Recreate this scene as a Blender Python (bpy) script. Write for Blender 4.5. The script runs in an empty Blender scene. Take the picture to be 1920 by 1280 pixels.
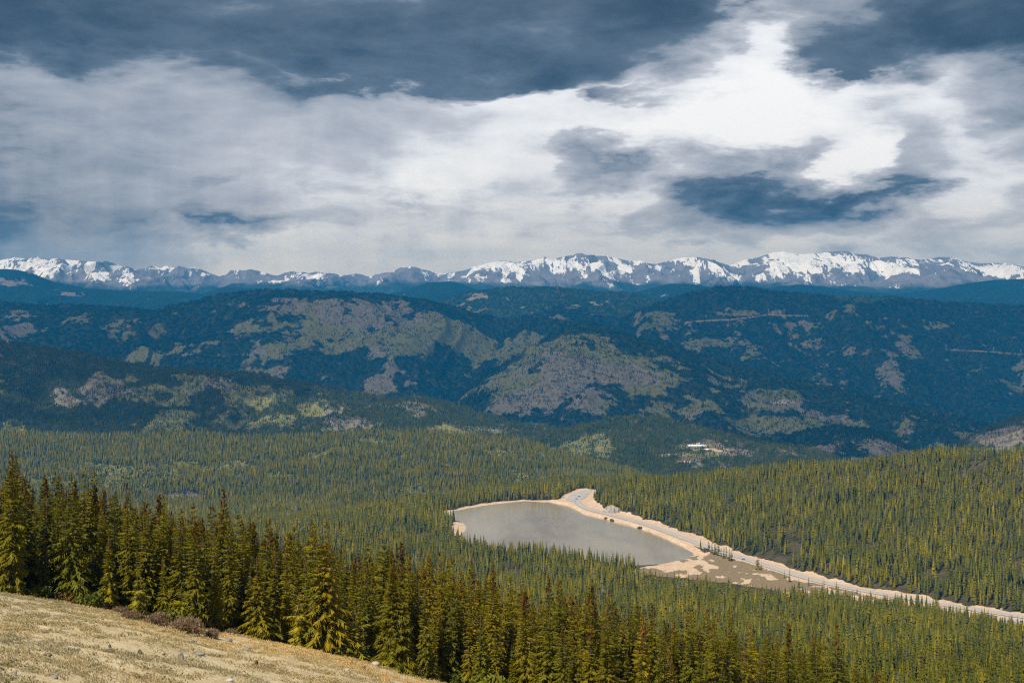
import bpy, math, random
import numpy as np
random.seed(7)
RNG = np.random.default_rng(11)
scene = bpy.context.scene
COL = scene.collection

# ------------------------------------------------------------------ camera
FOC = 2667.0                     # focal length in photo pixels (50 mm lens)
PITCH = math.atan(100.0/FOC)
CP, SP = math.cos(PITCH), math.sin(PITCH)
cam_d = bpy.data.cameras.new('camera'); cam = bpy.data.objects.new('camera', cam_d); COL.objects.link(cam)
cam_d.lens = 50; cam_d.sensor_width = 36; cam_d.clip_start = 0.5; cam_d.clip_end = 120000
cam.location = (0, 0, 0); cam.rotation_euler = (math.pi/2-PITCH, 0, 0)
scene.camera = cam

def te(px, py):
    """bearing t = x/y and slope e = z/y of the line of sight through a photo pixel"""
    px = np.asarray(px, float); py = np.asarray(py, float)
    dy = FOC*CP + (640-py)*SP
    dz = -FOC*SP + (640-py)*CP
    return (px-960)/dy, dz/dy
def pix(x, y, z):
    y = np.maximum(y, 1e-3)
    f = y*CP - z*SP
    return 960+FOC*x/f, 640-FOC*(y*SP+z*CP)/f
def at(px, py, Y):
    t, e = te(px, py); return (float(t*Y), float(Y), float(e*Y))
def on_plane(px, py, z):
    t, e = te(px, py); Y = z/e; return np.stack([t*Y, Y], -1)

# ------------------------------------------------------------------ noise
_T = np.random.default_rng(5).random((256, 256))
def vnoise(x, y):
    xi = np.floor(x).astype(np.int64); yi = np.floor(y).astype(np.int64)
    fx = x-xi; fy = y-yi
    fx = fx*fx*fx*(fx*(fx*6-15)+10); fy = fy*fy*fy*(fy*(fy*6-15)+10)
    x0, x1, y0, y1 = xi & 255, (xi+1) & 255, yi & 255, (yi+1) & 255
    a = _T[x0, y0]; b = _T[x1, y0]; c = _T[x0, y1]; d = _T[x1, y1]
    return (a+(b-a)*fx)*(1-fy)+(c+(d-c)*fx)*fy
def fbm(x, y, o=5, g=0.5):
    s = 0; a = 1; n = 0
    for k in range(o):
        s = s+a*vnoise(x+17.3*k, y+31.7*k); n += a; a *= g
        x, y = (x*1.6+y*1.2), (y*1.6-x*1.2)
    return s/n
def ridged(x, y, o=4, g=0.5):
    s = 0; a = 1; n = 0
    for k in range(o):
        s = s+a*(1-np.abs(2*vnoise(x+11.1*k, y+7.7*k)-1)); n += a; a *= g
        x, y = (x*1.6+y*1.2), (y*1.6-x*1.2)
    return s/n
def sst(a, b, x):
    q = np.clip((x-a)/(b-a), 0, 1); return q*q*(3-2*q)

# ------------------------------------------------------------------ object helpers
def tag(o, label=None, cat=None, group=None, kind=None):
    if label: o['label'] = label
    if cat: o['category'] = cat
    if group: o['group'] = group
    if kind: o['kind'] = kind
    return o
def mesh_from(name, V, F, mat=None, smooth=False, attrs=None):
    """V (n,3) array, F (m,k) array of equal-length faces or a list of such arrays"""
    me = bpy.data.meshes.new(name)
    V = np.asarray(V, np.float32)
    Fs = F if isinstance(F, list) else [F]
    Fs = [np.atleast_2d(np.asarray(f, np.int32)) for f in Fs if len(f)]
    me.vertices.add(len(V)); me.vertices.foreach_set('co', V.ravel())
    nl = sum(f.size for f in Fs); npoly = sum(len(f) for f in Fs)
    me.loops.add(nl); me.loops.foreach_set('vertex_index', np.concatenate([f.ravel() for f in Fs]))
    me.polygons.add(npoly)
    st = []; c = 0
    for f in Fs:
        st.append(c+np.arange(len(f))*f.shape[1]); c += f.size
    me.polygons.foreach_set('loop_start', np.concatenate(st).astype(np.int32))
    me.update(calc_edges=True)
    if smooth: me.polygons.foreach_set('use_smooth', np.ones(npoly, bool))
    for k, a in (attrs or {}).items():
        at_ = me.attributes.new(k, 'FLOAT', 'POINT'); at_.data.foreach_set('value', np.asarray(a, np.float32).ravel())
    if mat: me.materials.append(mat)
    return me
def add(name, me, parent=None, loc=None):
    o = bpy.data.objects.new(name, me); COL.objects.link(o)
    if parent: o.parent = parent
    if loc is not None: o.location = loc
    return o
def empty(name, loc, rz=0.0):
    o = bpy.data.objects.new(name, None); COL.objects.link(o); o.location = loc; o.rotation_euler = (0, 0, rz); o.empty_display_size = 0.3
    return o
def grid_faces(nv, nu):
    i = np.arange(nv*nu).reshape(nv, nu)
    return np.stack([i[:-1, :-1], i[:-1, 1:], i[1:, 1:], i[1:, :-1]], -1).reshape(-1, 4)
class MB:
    """collects boxes, tubes and loose faces for one mesh"""
    def __init__(s): s.v = []; s.f3 = []; s.f4 = []
    def base(s): return len(s.v)
    def quad(s, a, b, c, d):
        k = len(s.v); s.v += [a, b, c, d]; s.f4.append((k, k+1, k+2, k+3))
    def tri(s, a, b, c):
        k = len(s.v); s.v += [a, b, c]; s.f3.append((k, k+1, k+2))
    def box(s, x0, x1, y0, y1, z0, z1, taper=1.0):
        k = len(s.v); cx, cy = (x0+x1)/2, (y0+y1)/2
        for z, q in ((z0, 1.0), (z1, taper)):
            for x, y in ((x0, y0), (x1, y0), (x1, y1), (x0, y1)): s.v.append((cx+(x-cx)*q, cy+(y-cy)*q, z))
        for f in ((3, 2, 1, 0), (4, 5, 6, 7), (0, 1, 5, 4), (1, 2, 6, 5), (2, 3, 7, 6), (3, 0, 4, 7)): s.f4.append(tuple(k+i for i in f))
    def tube(s, p, q, r0, r1, n=6):
        p = np.array(p, float); q = np.array(q, float); d = q-p; d /= np.linalg.norm(d)+1e-9
        u = np.cross(d, (0, 0, 1) if abs(d[2]) < .9 else (1, 0, 0)); u /= np.linalg.norm(u); w = np.cross(d, u)
        k = len(s.v)
        for c, r in ((p, r0), (q, r1)):
            for i in range(n):
                a = 2*math.pi*i/n; s.v.append(tuple(c+r*(math.cos(a)*u+math.sin(a)*w)))
        for i in range(n): s.f4.append((k+i, k+(i+1) % n, k+n+(i+1) % n, k+n+i))
        for i in range(1, n-1): s.f3.append((k+n, k+n+i, k+n+i+1)); s.f3.append((k, k+i+1, k+i))
    def mesh(s, name, mat, smooth=False): return mesh_from(name, np.array(s.v), [np.array(s.f4).reshape(-1, 4), np.array(s.f3).reshape(-1, 3)], mat, smooth)

# ------------------------------------------------------------------ node helper
class NT:
    def __init__(s, tree): s.t = tree; s.n = tree.nodes; s.l = tree.links
    def new(s, kind, **kw):
        n = s.n.new(kind)
        for k, v in kw.items(): setattr(n, k, v)
        return n
    def put(s, sock, v):
        if isinstance(v, bpy.types.NodeSocket): s.l.new(v, sock)
        elif v is not None:
            if hasattr(sock.default_value, '__len__') and not hasattr(v, '__len__'): v = (v,)*len(sock.default_value)
            if hasattr(sock.default_value, '__len__') and len(sock.default_value) == 4 and len(v) == 3: v = (*v, 1)
            sock.default_value = v
    def m(s, op, a, b=None, c=None, clamp=False):
        n = s.new('ShaderNodeMath', operation=op, use_clamp=clamp)
        for i, v in enumerate((a, b, c)): s.put(n.inputs[i], v)
        return n.outputs[0]
    def vm(s, op, a, b=None):
        n = s.new('ShaderNodeVectorMath', operation=op); s.put(n.inputs[0], a); s.put(n.inputs[1], b); return n.outputs[0]
    def mix(s, f, a, b, mode='MIX'):
        n = s.new('ShaderNodeMix', data_type='RGBA', blend_type=mode); s.put(n.inputs[0], f); s.put(n.inputs[6], a); s.put(n.inputs[7], b); return n.outputs[2]
    def noise(s, vec, scale, detail=4, rough=.5, dist=0.0, out=0):
        n = s.new('ShaderNodeTexNoise'); s.put(n.inputs['Vector'], vec)
        n.inputs['Scale'].default_value = scale; n.inputs['Detail'].default_value = detail; n.inputs['Roughness'].default_value = rough; n.inputs['Distortion'].default_value = dist
        return n.outputs[out]
    def step(s, x, a, b):
        n = s.new('ShaderNodeMapRange', interpolation_type='SMOOTHSTEP'); s.put(n.inputs[0], x); n.inputs[1].default_value = a; n.inputs[2].default_value = b; return n.outputs[0]
    def rng(s, x, a, b, c, d):
        n = s.new('ShaderNodeMapRange'); s.put(n.inputs[0], x)
        for i, v in enumerate((a, b, c, d)): n.inputs[i+1].default_value = v
        return n.outputs[0]
    def attr(s, name): return s.new('ShaderNodeAttribute', attribute_name=name).outputs['Fac']
    def ramp(s, x, stops):
        n = s.new('ShaderNodeValToRGB'); s.put(n.inputs[0], x); e = n.color_ramp.elements
        while len(e) < len(stops): e.new(0.5)
        for k, (p, c) in enumerate(stops): e[k].position = p; e[k].color = (*c, 1)
        return n.outputs[0]
    def curve(s, x, pts):
        n = s.new('ShaderNodeFloatCurve'); s.put(n.inputs['Value'], x); c = n.mapping.curves[0]
        while len(c.points) < len(pts): c.points.new(.5, .5)
        for p, (a, b) in zip(c.points, pts): p.location = (a, b); p.handle_type = 'AUTO_CLAMPED'
        n.mapping.update(); return n.outputs[0]
    def sep(s, v):
        n = s.new('ShaderNodeSeparateXYZ'); s.put(n.inputs[0], v); return n.outputs
    def comb(s, x, y, z):
        n = s.new('ShaderNodeCombineXYZ')
        for i, v in enumerate((x, y, z)): s.put(n.inputs[i], v)
        return n.outputs[0]
def srgb(r, g, b): return tuple(((c/255)/12.92 if c/255 <= .04045 else ((c/255+.055)/1.055)**2.4) for c in (r, g, b))
def material(name, rough=.9, spec=.2):
    m = bpy.data.materials.new(name); m.use_nodes = True
    t = NT(m.node_tree); b = m.node_tree.nodes['Principled BSDF']
    b.inputs['Roughness'].default_value = rough; b.inputs['Specular IOR Level'].default_value = spec
    return m, t, b
def plain(name, col, rough=.7, spec=.3, var=.25, scale=3.0, metal=0):
    m, t, b = material(name, rough, spec)
    co = t.new('ShaderNodeTexCoord').outputs['Object']
    n = t.noise(co, scale, 5, .6)
    t.put(b.inputs['Base Color'], t.mix(t.rng(n, .3, .7, 0, 1), tuple(c*(1-var) for c in col), tuple(min(1, c*(1+var)) for c in col)))
    b.inputs['Metallic'].default_value = metal
    return m
def position(t): return t.new('ShaderNodeNewGeometry').outputs['Position']
def bump(t, b, h, strength, dist):
    n = t.new('ShaderNodeBump'); n.inputs['Strength'].default_value = strength; n.inputs['Distance'].default_value = dist
    t.put(n.inputs['Height'], h); t.l.new(n.outputs[0], b.inputs['Normal'])
# ------------------------------------------------------------------ near terrain: slope, lake bench, hillside
LAKE_Z, ROAD_Z = -380.0, -376.0
COLS = {   # photo column: [(depth, photo row)] close by, [(depth, height)] farther off
-400:([(20,1400),(55,1215),(80,1145),(110,1080),(135,1045),(160,1050),(250,1030)], [(600,-185),(750,-218),(900,-249),(1200,-300),(1500,-343),(1680,-366),(1750,-372), (2000,-374), (2180,-380), (2500,-425), (3000,-498), (3450,-520)]),
0:([(20,1440),(55,1280),(80,1200),(110,1140),(135,1103),(160,1112),(250,1085)], [(600,-185),(750,-218),(900,-249),(1200,-300),(1500,-343),(1680,-366),(1750,-372), (2000,-374), (2180,-380), (2500,-425), (3000,-498), (3450,-520)]),
200:([(20,1460),(60,1290),(85,1225),(110,1175),(138,1140),(165,1145),(250,1115)], [(600,-185),(750,-218),(900,-249),(1200,-300),(1500,-343),(1680,-366),(1750,-372), (2000,-374), (2180,-380), (2500,-425), (3000,-498), (3450,-520)]),
400:([(20,1500),(60,1330),(85,1265),(110,1220),(142,1186),(165,1190),(250,1150)], [(600,-185),(750,-218),(900,-249),(1200,-300),(1500,-343),(1680,-366),(1750,-372), (2000,-374), (2180,-380), (2500,-425), (3000,-498), (3450,-520)]),
600:([(20,1560),(60,1400),(100,1275),(120,1240),(147,1215),(170,1220),(250,1185)], [(600,-185),(750,-218),(900,-249),(1200,-300),(1500,-343),(1680,-366),(1750,-372), (2000,-375), (2220,-380), (2500,-415), (3000,-495), (3450,-520)]),
740:([(20,1640),(60,1480),(120,1290),(150,1248),(175,1254),(250,1225)], [(600,-185),(750,-218),(900,-249),(1200,-300),(1500,-343),(1680,-366),(1750,-372), (2000,-376), (2300,-377), (2430,-380), (2700,-420), (3000,-490), (3450,-520)]),
860:([(20,1700),(60,1560),(110,1340),(155,1280),(180,1287),(250,1262)], [(600,-185),(750,-218),(900,-249),(1200,-300),(1500,-343),(1680,-366),(1750,-374),(1900,-377),(2560,-378), (2760,-415), (3050,-490), (3450,-520)]),
1100:([(20,1800),(60,1650),(110,1410),(150,1345),(250,1310)], [(600,-185),(750,-218),(900,-249),(1200,-300),(1500,-343),(1680,-366),(1750,-374),(1900,-377),(2680,-375),(2850,-396),(3200,-490),(3450,-520)]),
1200:([(20,1800),(60,1680),(110,1430),(150,1360),(250,1330)], [(600,-185),(750,-218),(900,-249),(1200,-300),(1500,-343),(1680,-366),(1720,-374),(1850,-377),(2200,-374),(2500,-366),(2700,-372),(2900,-404),(3200,-490),(3450,-520)]),
1300:([(20,1800),(60,1700),(110,1450),(150,1380),(250,1350)], [(600,-185),(750,-218),(900,-249),(1200,-300),(1500,-343),(1680,-366),(1720,-375),(1780,-376),(2060,-376),(2150,-377),(2300,-370),(2700,-364),(2900,-404),(3200,-490),(3450,-520)]),
1500:([(20,1800),(60,1720),(110,1480),(150,1405),(250,1385)], [(600,-187),(750,-221),(900,-252),(1200,-303),(1500,-350),(1690,-376),(1860,-376),(2000,-369),(2300,-360),(2620,-342),(2850,-390),(3200,-490),(3450,-520)]),
1700:([(20,1820),(60,1750),(110,1520),(150,1445),(250,1420)], [(600,-187),(750,-221),(900,-252),(1200,-303),(1500,-350),(1560,-372),(1740,-376),(1850,-367),(2150,-350),(2500,-304),(2700,-350),(3200,-490),(3450,-520)]),
1920:([(20,1840),(60,1780),(110,1560),(150,1500),(250,1470)], [(600,-187),(750,-221),(900,-252),(1200,-303),(1500,-372),(1640,-376),(1720,-369),(2000,-330),(2400,-276),(2600,-317),(3200,-480),(3450,-515)]),
2400:([(20,1860),(60,1800),(110,1600),(150,1530),(250,1500)], [(600,-187),(750,-221),(900,-252),(1200,-303),(1500,-374),(1640,-376),(1720,-367),(2000,-308),(2300,-232),(2600,-290),(3200,-480),(3450,-515)]),
}
NT_, NU_ = 1050, 1000
YS = np.concatenate([np.linspace(4, 60, 40)[:-1], np.geomspace(60, 400, 260)[:-1], np.geomspace(400, 1400, 190)[:-1], np.linspace(1400, 2900, 480)[:-1], np.geomspace(2900, 3450, NT_-40-260-190-480+4)])
NT_ = len(YS)
TS = np.linspace(-0.50, 0.50, NU_)
_cp = sorted(COLS); _ct = np.array([(p-960)/FOC for p in _cp])
_ce = []
for p in _cp:
    yy = np.array([q[0] for q in COLS[p][0]+COLS[p][1]], float); zz = [te(p, q[1])[1]*q[0] for q in COLS[p][0]]+[q[1] for q in COLS[p][1]]
    _ce.append(np.interp(np.log(YS), np.log(yy), zz))
_ce = np.array(_ce)                                   # columns x NT_ : z
Zn = np.empty((NT_, NU_))
for i in range(NT_): Zn[i] = np.interp(TS, _ct, _ce[:, i])
def blur(A, r, ax):
    k = np.exp(-.5*(np.arange(-3*r, 3*r+1)/r)**2); k /= k.sum()
    P = np.pad(A, [(3*r, 3*r) if a == ax else (0, 0) for a in (0, 1)], mode='edge')
    return np.apply_along_axis(lambda v: np.convolve(v, k, 'valid'), ax, P)
Zn = blur(Zn, 22, 1); Zn = blur(Zn, 5, 0)
Yg, Tg = np.meshgrid(YS, TS, indexing='ij'); Xg = Yg*Tg
# natural unevenness grows with distance
far = sst(300, 900, Yg)
Zn += (fbm(Xg/160+5, Yg/160, 5)-.5)*14*far*(1-.55*sst(1400, 1700, Yg)*(1-sst(.05, .15, Tg)))
Zn += (ridged(Xg/230+3, Yg/420+9, 3)-.55)*26*sst(2000, 2250, Yg)*sst(.06, .2, Tg)
Zn += (fbm(Xg/14, Yg/14, 4)-.5)*1.1*sst(30, 60, Yg)*(1-far) + (fbm(Xg/2.1, Yg/2.1, 3)-.5)*.22*(1-sst(160, 200, Yg))

LAKE = on_plane(*np.array([(840,966),(846,958),(880,952),(930,944),(980,939),(1030,941),(1068,948),(1098,963),(1150,976),(1200,989),(1240,1004),(1280,1023),(1305,1040),(1292,1047),(1240,1057),(1190,1060),(1100,1049),(1000,1038),(920,1030),(878,1020),(862,1012),(864,1001),(874,991),(868,981),(850,975)], float).T, LAKE_Z)
ROADP = np.array([(1104,919),(1092,927),(1081,936),(1084,945),(1104,956),(1150,966.5),(1200,980),(1250,997),(1300,1016),(1342,1031),(1395,1047),(1440,1061),(1500,1081),(1560,1096),(1620,1108),(1700,1122),(1780,1136),(1850,1147),(1925,1158),(2050,1176)], float)
ROADP[:, 1] -= 1.2
ROAD0 = on_plane(*ROADP.T, ROAD_Z)
def chaikin(P, n=3):
    for _ in range(n):
        Q = [P[0]]
        for a, b in zip(P[:-1], P[1:]): Q += [a*.75+b*.25, a*.25+b*.75]
        P = np.array(Q+[P[-1]])
    return P
ROAD = chaikin(ROAD0, 3)
LOT = on_plane(*np.array([(1885,1158),(1935,1166),(1940,1212),(1905,1203),(1890,1185)], float).T, ROAD_Z)
APRON = on_plane(*np.array([(1060,936),(1072,926),(1090,919),(1110,919),(1098,932),(1078,941)], float).T, ROAD_Z)
SANDFLAT = on_plane(*np.array([(1165,1075),(1240,1052),(1300,1040),(1330,1036),(1400,1056),(1480,1086),(1560,1108),(1560,1125),(1470,1108),(1400,1100),(1340,1092),(1260,1084)], float).T, LAKE_Z+2)
SPIT = on_plane(*np.array([(850,977),(860,978),(872,983),(876,990),(864,1003),(848,1006),(846,992)], float).T, LAKE_Z)
def segdist(X, Y, P, closed):
    d = np.full(X.shape, 1e9); n = len(P)
    for i in range(n if closed else n-1):
        a = P[i]; b = P[(i+1) % n]; ab = b-a
        q = np.clip(((X-a[0])*ab[0]+(Y-a[1])*ab[1])/(ab@ab+1e-9), 0, 1)
        d = np.minimum(d, (X-a[0]-q*ab[0])**2+(Y-a[1]-q*ab[1])**2)
    return np.sqrt(d)
def inside(X, Y, P):
    c = np.zeros(X.shape, bool); n = len(P)
    for i in range(n):
        a = P[i]; b = P[(i+1) % n]
        if a[1] == b[1]: continue
        c ^= ((a[1] > Y) != (b[1] > Y)) & (X < (b[0]-a[0])*(Y-a[1])/(b[1]-a[1])+a[0])
    return c
def sdist(X, Y, P): return np.where(inside(X, Y, P), -1, 1)*segdist(X, Y, P, True)
sl = slice(np.searchsorted(YS, 1410), np.searchsorted(YS, 2880))
Xs, Ysub = Xg[sl], Yg[sl]
dl = sdist(Xs, Ysub, LAKE) + (fbm(Xs/18, Ysub/18, 3)-.5)*7
dr = segdist(Xs, Ysub, ROAD, False); dlot = sdist(Xs, Ysub, LOT); dap = sdist(Xs, Ysub, APRON); dsf = sdist(Xs, Ysub, SANDFLAT)
z = Zn[sl]
z = np.where(dsf < 25, (LAKE_Z+1.2+.02*np.clip(dl, 0, 100))+(z-(LAKE_Z+1.2+.02*np.clip(dl, 0, 100)))*sst(0, 25, dsf), z)
bank = LAKE_Z+.25+.055*np.clip(dl, 0, 200)
z = np.where(dl < 60, bank+(z-bank)*sst(10, 60, dl), z)
rr = np.minimum(np.minimum(dr, np.maximum(dlot, 0)+0), np.maximum(dap, 0))
z = ROAD_Z-.5+(z-ROAD_Z+.5)*sst(17, 34, rr)
z = np.where(dl < 0, LAKE_Z-np.clip(.06*-dl, 0.05, 5), np.where((rr > 9) & (dl < 45), np.maximum(z, LAKE_Z+.25), z))
Zn[sl] = z
def ztn(x, y):
    """height of the near terrain (bilinear on the sheet)"""
    x = np.asarray(x, float); y = np.asarray(y, float); t = x/np.maximum(y, 1e-3)
    fj = np.clip((t-TS[0])/(TS[1]-TS[0]), 0, NU_-1.001); j = fj.astype(int); fj = fj-j
    i = np.clip(np.searchsorted(YS, y)-1, 0, NT_-2); fi = np.clip((y-YS[i])/(YS[i+1]-YS[i]), 0, 1)
    return (Zn[i, j]*(1-fj)+Zn[i, j+1]*fj)*(1-fi)+(Zn[i+1, j]*(1-fj)+Zn[i+1, j+1]*fj)*fi
# grass edge (depth of the treeline as a function of bearing) and tree foot line above the road
_ep = np.array([-500, 0, 200, 400, 600, 740, 860, 1000, 1100, 1400, 1650, 1920, 2400]); _ey = np.array([130, 136, 140, 143, 148, 151, 156, 148, 142, 150, 210, 340, 420])
def edge_y(t): return np.interp(t, (_ep-960)/FOC, _ey)
def hit(px, py, ymin=25, ymax=3600):
    """where the line of sight through a photo pixel first meets the near terrain"""
    t, e = te(px, py); Y = np.geomspace(ymin, ymax, 6000); d = e*Y-ztn(t*Y, Y)
    k = np.argmax(d < 0); Yh = Y[k]
    if ymax <= 400: Ye = float(edge_y(t)); Yc_ = np.linspace(Ye-30, Ye+2, 200); Yh = min(Yh, float(Yc_[np.argmax(ztn(t*Yc_, Yc_)/Yc_)])+.5)       # things of the grass edge stand on the edge, not in the wood behind it
    return (float(t*Yh), float(Yh), float(ztn(t*Yh, Yh)))
FOOTX = np.array([1090,1104,1116,1135,1180,1250,1330,1380,1440,1500,1600,1750,1830,1930,2100]); FOOTY = np.array([905,925,944,958,966,991,1017,1038,1056,1073,1100,1127,1142,1155,1176])
# masks on the near sheet
grass = sst(1.06, .97, Yg/edge_y(Tg)+(fbm(Xg/9, Yg/9, 3)-.5)*.12)
sand = np.zeros_like(Zn)
PXg, PYg = pix(Xg, Yg, Zn)
up = sst(6, 0, np.interp(PXg[sl], FOOTX, FOOTY)-3-PYg[sl]+(fbm(Xs/12, Ysub/25, 4)-.5)*12)*(PXg[sl] > 1080)*sst(70, 55, rr)*sst(6, 2, PYg[sl]-np.interp(PXg[sl], ROADP[5:, 0], ROADP[5:, 1])-6*(PXg[sl] < 1150))
LEFTB = (PXg[sl] < 866) & (PYg[sl] > 967)
_ry = np.interp(PXg[sl], ROADP[5:, 0], ROADP[5:, 1]); ROADVIEW = (PXg[sl] > 1318) & (PYg[sl] > _ry) & (PYg[sl]-38-_ry < -3-12*(PXg[sl] > 1540)+18*(fbm(Xs/40, Ysub/40, 3)-.5)*2)      # open verge below the road
_sy = np.interp(PXg[sl], [1165,1240,1300,1370,1430,1480], [1060,1064,1073,1087,1096,1100])
SANDVIEW = ((PXg[sl] > 1200) & (PXg[sl] < 1485) & (PYg[sl]-36 < _sy-5+5*(fbm(Xs/30, Ysub/30, 2)-.5)*2) & (PYg[sl] > 1040) & (Ysub < 2000) & (Ysub > 1500)) | ((PXg[sl] > 1878) & (PYg[sl] > 1160) & (PYg[sl] < 1246))
NEARB = (PXg[sl] > 872) & (PXg[sl] < 1236) & (Ysub < 2150)
shore = ~NEARB*~LEFTB*sst(16, 9, dl+(fbm(Xs/30+3, Ysub/30, 3)-.5)*16)
sflat = sst(4, -6, dsf+(fbm(Xs/20, Ysub/20, 3)-.5)*24)
sand[sl] = np.clip(np.maximum.reduce([ROADVIEW*1., up, shore, sst(15, 11, rr), sflat, sst(2, -3, sdist(Xs, Ysub, SPIT)+(fbm(Xs/6, Ysub/12, 2)-.5)*5)]), 0, 1)
brush = np.zeros_like(Zn)
brush[sl] = np.maximum(ROADVIEW*sst(10, 14, rr)*sst(.42, .56, fbm(Xs/14, Ysub/20+9, 4)), sflat*sst(.5, .6, fbm(Xs/16+40, Ysub/40+9, 4)+.13*sst(20, 60, dl)-.1*sst(18, 60, -dsf)), .8*sst(.57, .66, fbm(Xs/7+40, Ysub/7+9, 4))*(rr > 6))
EXCL = np.zeros_like(Zn)                       # where no forest tree may stand
EXCL[sl] = np.maximum(sand[sl] > .35, (dl < np.where(NEARB, 1, np.where(LEFTB, 2, 7))) | (rr < 14) | ROADVIEW | SANDVIEW).astype(float)
def bil(A, x, y):
    t = x/y; j = np.clip(((t-TS[0])/(TS[1]-TS[0])+.5).astype(int), 0, NU_-1); i = np.clip(np.searchsorted(YS, y), 0, NT_-1)
    return A[i, j]

# ---- materials of the near ground
m, t, b = material('slope_ground', .95, .1)
P = position(t)
g, sd, br = t.attr('grass'), t.attr('sand'), t.attr('brush')
n1 = t.noise(P, .35, 6, .65); n2 = t.noise(P, 2.2, 5, .7); n3 = t.noise(P, .06, 4, .6)
straw = t.mix(t.rng(n1, .35, .65, 0, 1), (.50, .38, .21), (.66, .55, .35))
straw = t.mix(t.m('MULTIPLY', t.step(n2, .54, .68), .55), straw, (.15, .12, .055))
straw = t.mix(t.rng(t.noise(P, 7.0, 4, .7), .35, .65, 0, .5), straw, (.30, .22, .105))
straw = t.mix(t.m('MULTIPLY', t.step(n3, .55, .7), .35), straw, (.28, .27, .20))
n4 = t.noise(P, .045, 6, .65)
floor_ = t.mix(t.rng(n4, .35, .65, 0, 1), (.022, .022, .008), (.085, .068, .034))
n5 = t.noise(P, .12, 6, .7)
sandc = t.mix(t.rng(n5, .35, .65, 0, 1), (.43, .295, .19), (.55, .42, .295))
sandc = t.mix(t.m('MULTIPLY', t.step(t.noise(P, .35, 4, .6), .58, .68), .55), sandc, (.22, .17, .12))
brs = t.step(t.m('ADD', br, t.m('MULTIPLY', t.m('SUBTRACT', t.noise(P, .17, 6, .75), .5), 2.6)), .35, .62)
sandc = t.mix(brs, sandc, t.mix(t.rng(t.noise(P, .4, 4, .6), .35, .65, 0, 1), (.15, .105, .06), (.23, .18, .10)))
sdm = t.step(t.m('ADD', sd, t.m('MULTIPLY', t.m('SUBTRACT', t.noise(P, .16, 5, .65), .5), 1.1)), .42, .60)
c = t.mix(g, floor_, straw); c = t.mix(sdm, c, sandc)
t.put(b.inputs['Base Color'], c)
bump(t, b, t.m('ADD', n1, n2), .6, .25)
ground = add('hillside', mesh_from('hillside', np.stack([Xg, Yg, Zn], -1).reshape(-1, 3), grid_faces(NT_, NU_), m, True,
        {'grass': grass, 'sand': sand, 'brush': brush}))
tag(ground, 'dry straw coloured slope falling away into the wooded lake basin', 'hillside', kind='structure')
# deep valley floor out to the horizon
bs = np.array([(-60000, -6000), (60000, -6000), (60000, 60000), (-60000, 60000)], float)
m2, t, b = material('valley_ground', .95, .1)
t.put(b.inputs['Base Color'], t.mix(t.noise(position(t), .004, 5, .6), (.04, .045, .02), (.10, .09, .05)))
tag(add('ground', mesh_from('ground', np.c_[bs, np.full(4, -1050.)], [(0, 1, 2, 3)], m2)), 'valley ground far below, hidden between the wooded ridges', 'ground', kind='structure')

# ---- lake
m, t, b = material('lake_water', .13, .5)
P = position(t)
big = t.noise(t.vm('MULTIPLY', P, (1, .35, 1)), .006, 3, .5)
t.put(b.inputs['Base Color'], t.mix(t.rng(big, .38, .62, 0, 1), (.21, .17, .11), (.29, .255, .19)))
t.put(b.inputs['Roughness'], t.rng(t.noise(t.vm('MULTIPLY', P, (1, .25, 1)), .02, 4, .6), .4, .6, .06, .22))
b.inputs['IOR'].default_value = 1.33
bump(t, b, t.noise(t.vm('MULTIPLY', P, (.6, 1.4, 1)), .5, 4, .6), .25, .12)
lk = LAKE-LAKE.mean(0); lk = LAKE.mean(0)+lk*1.06
tag(add('lake', mesh_from('lake', np.c_[lk, np.full(len(lk), LAKE_Z)], [np.arange(len(lk))[::-1][None]] if False else [np.arange(len(lk))[None]], m)), 'brownish grey mountain lake in the forest clearing', 'lake', kind='structure')
# ---- road, parking ground, centre line
def ribbon(P, w, z, off=0):
    d = np.gradient(P, axis=0); d /= np.linalg.norm(d, axis=1)[:, None]; nrm = np.stack([-d[:, 1], d[:, 0]], -1)
    a = P+nrm*(off+w/2); c_ = P+nrm*(off-w/2); n = len(P)
    V = np.c_[np.r_[a, c_], np.full(2*n, z)]; i = np.arange(n-1)
    return V, np.stack([i, i+n, i+n+1, i+1], -1)
m, t, b = material('asphalt', .85, .2)
P = position(t)
t.put(b.inputs['Base Color'], t.mix(t.rng(t.noise(P, .08, 6, .7), .3, .7, 0, 1), (.30, .285, .27), (.38, .36, .345)))
V, F = ribbon(ROAD, 15, ROAD_Z)
tag(add('road', mesh_from('road', V, F, m)), 'pale grey mountain road curving along the lake shore', 'road', kind='structure')
for P_, lab, dz in ((LOT, 'paved parking ground beside the road at the right edge', .02), (APRON, 'paved pull-off where the road bends behind the lake', .02)):
    tag(add('parking_ground', mesh_from('parking_ground', np.c_[P_, np.full(len(P_), ROAD_Z-dz)], [np.arange(len(P_))[None]], m)), lab, 'parking ground', kind='structure')
my = plain('yellow_paint', (.62, .45, .08), .7); mw = plain('white_paint', (.75, .75, .72), .6)
V, F = ribbon(ROAD, .45, ROAD_Z+.03); tag(add('road_marking', mesh_from('road_marking', V, F, my)), 'yellow centre line of the lake road', 'road marking', kind='structure')
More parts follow.
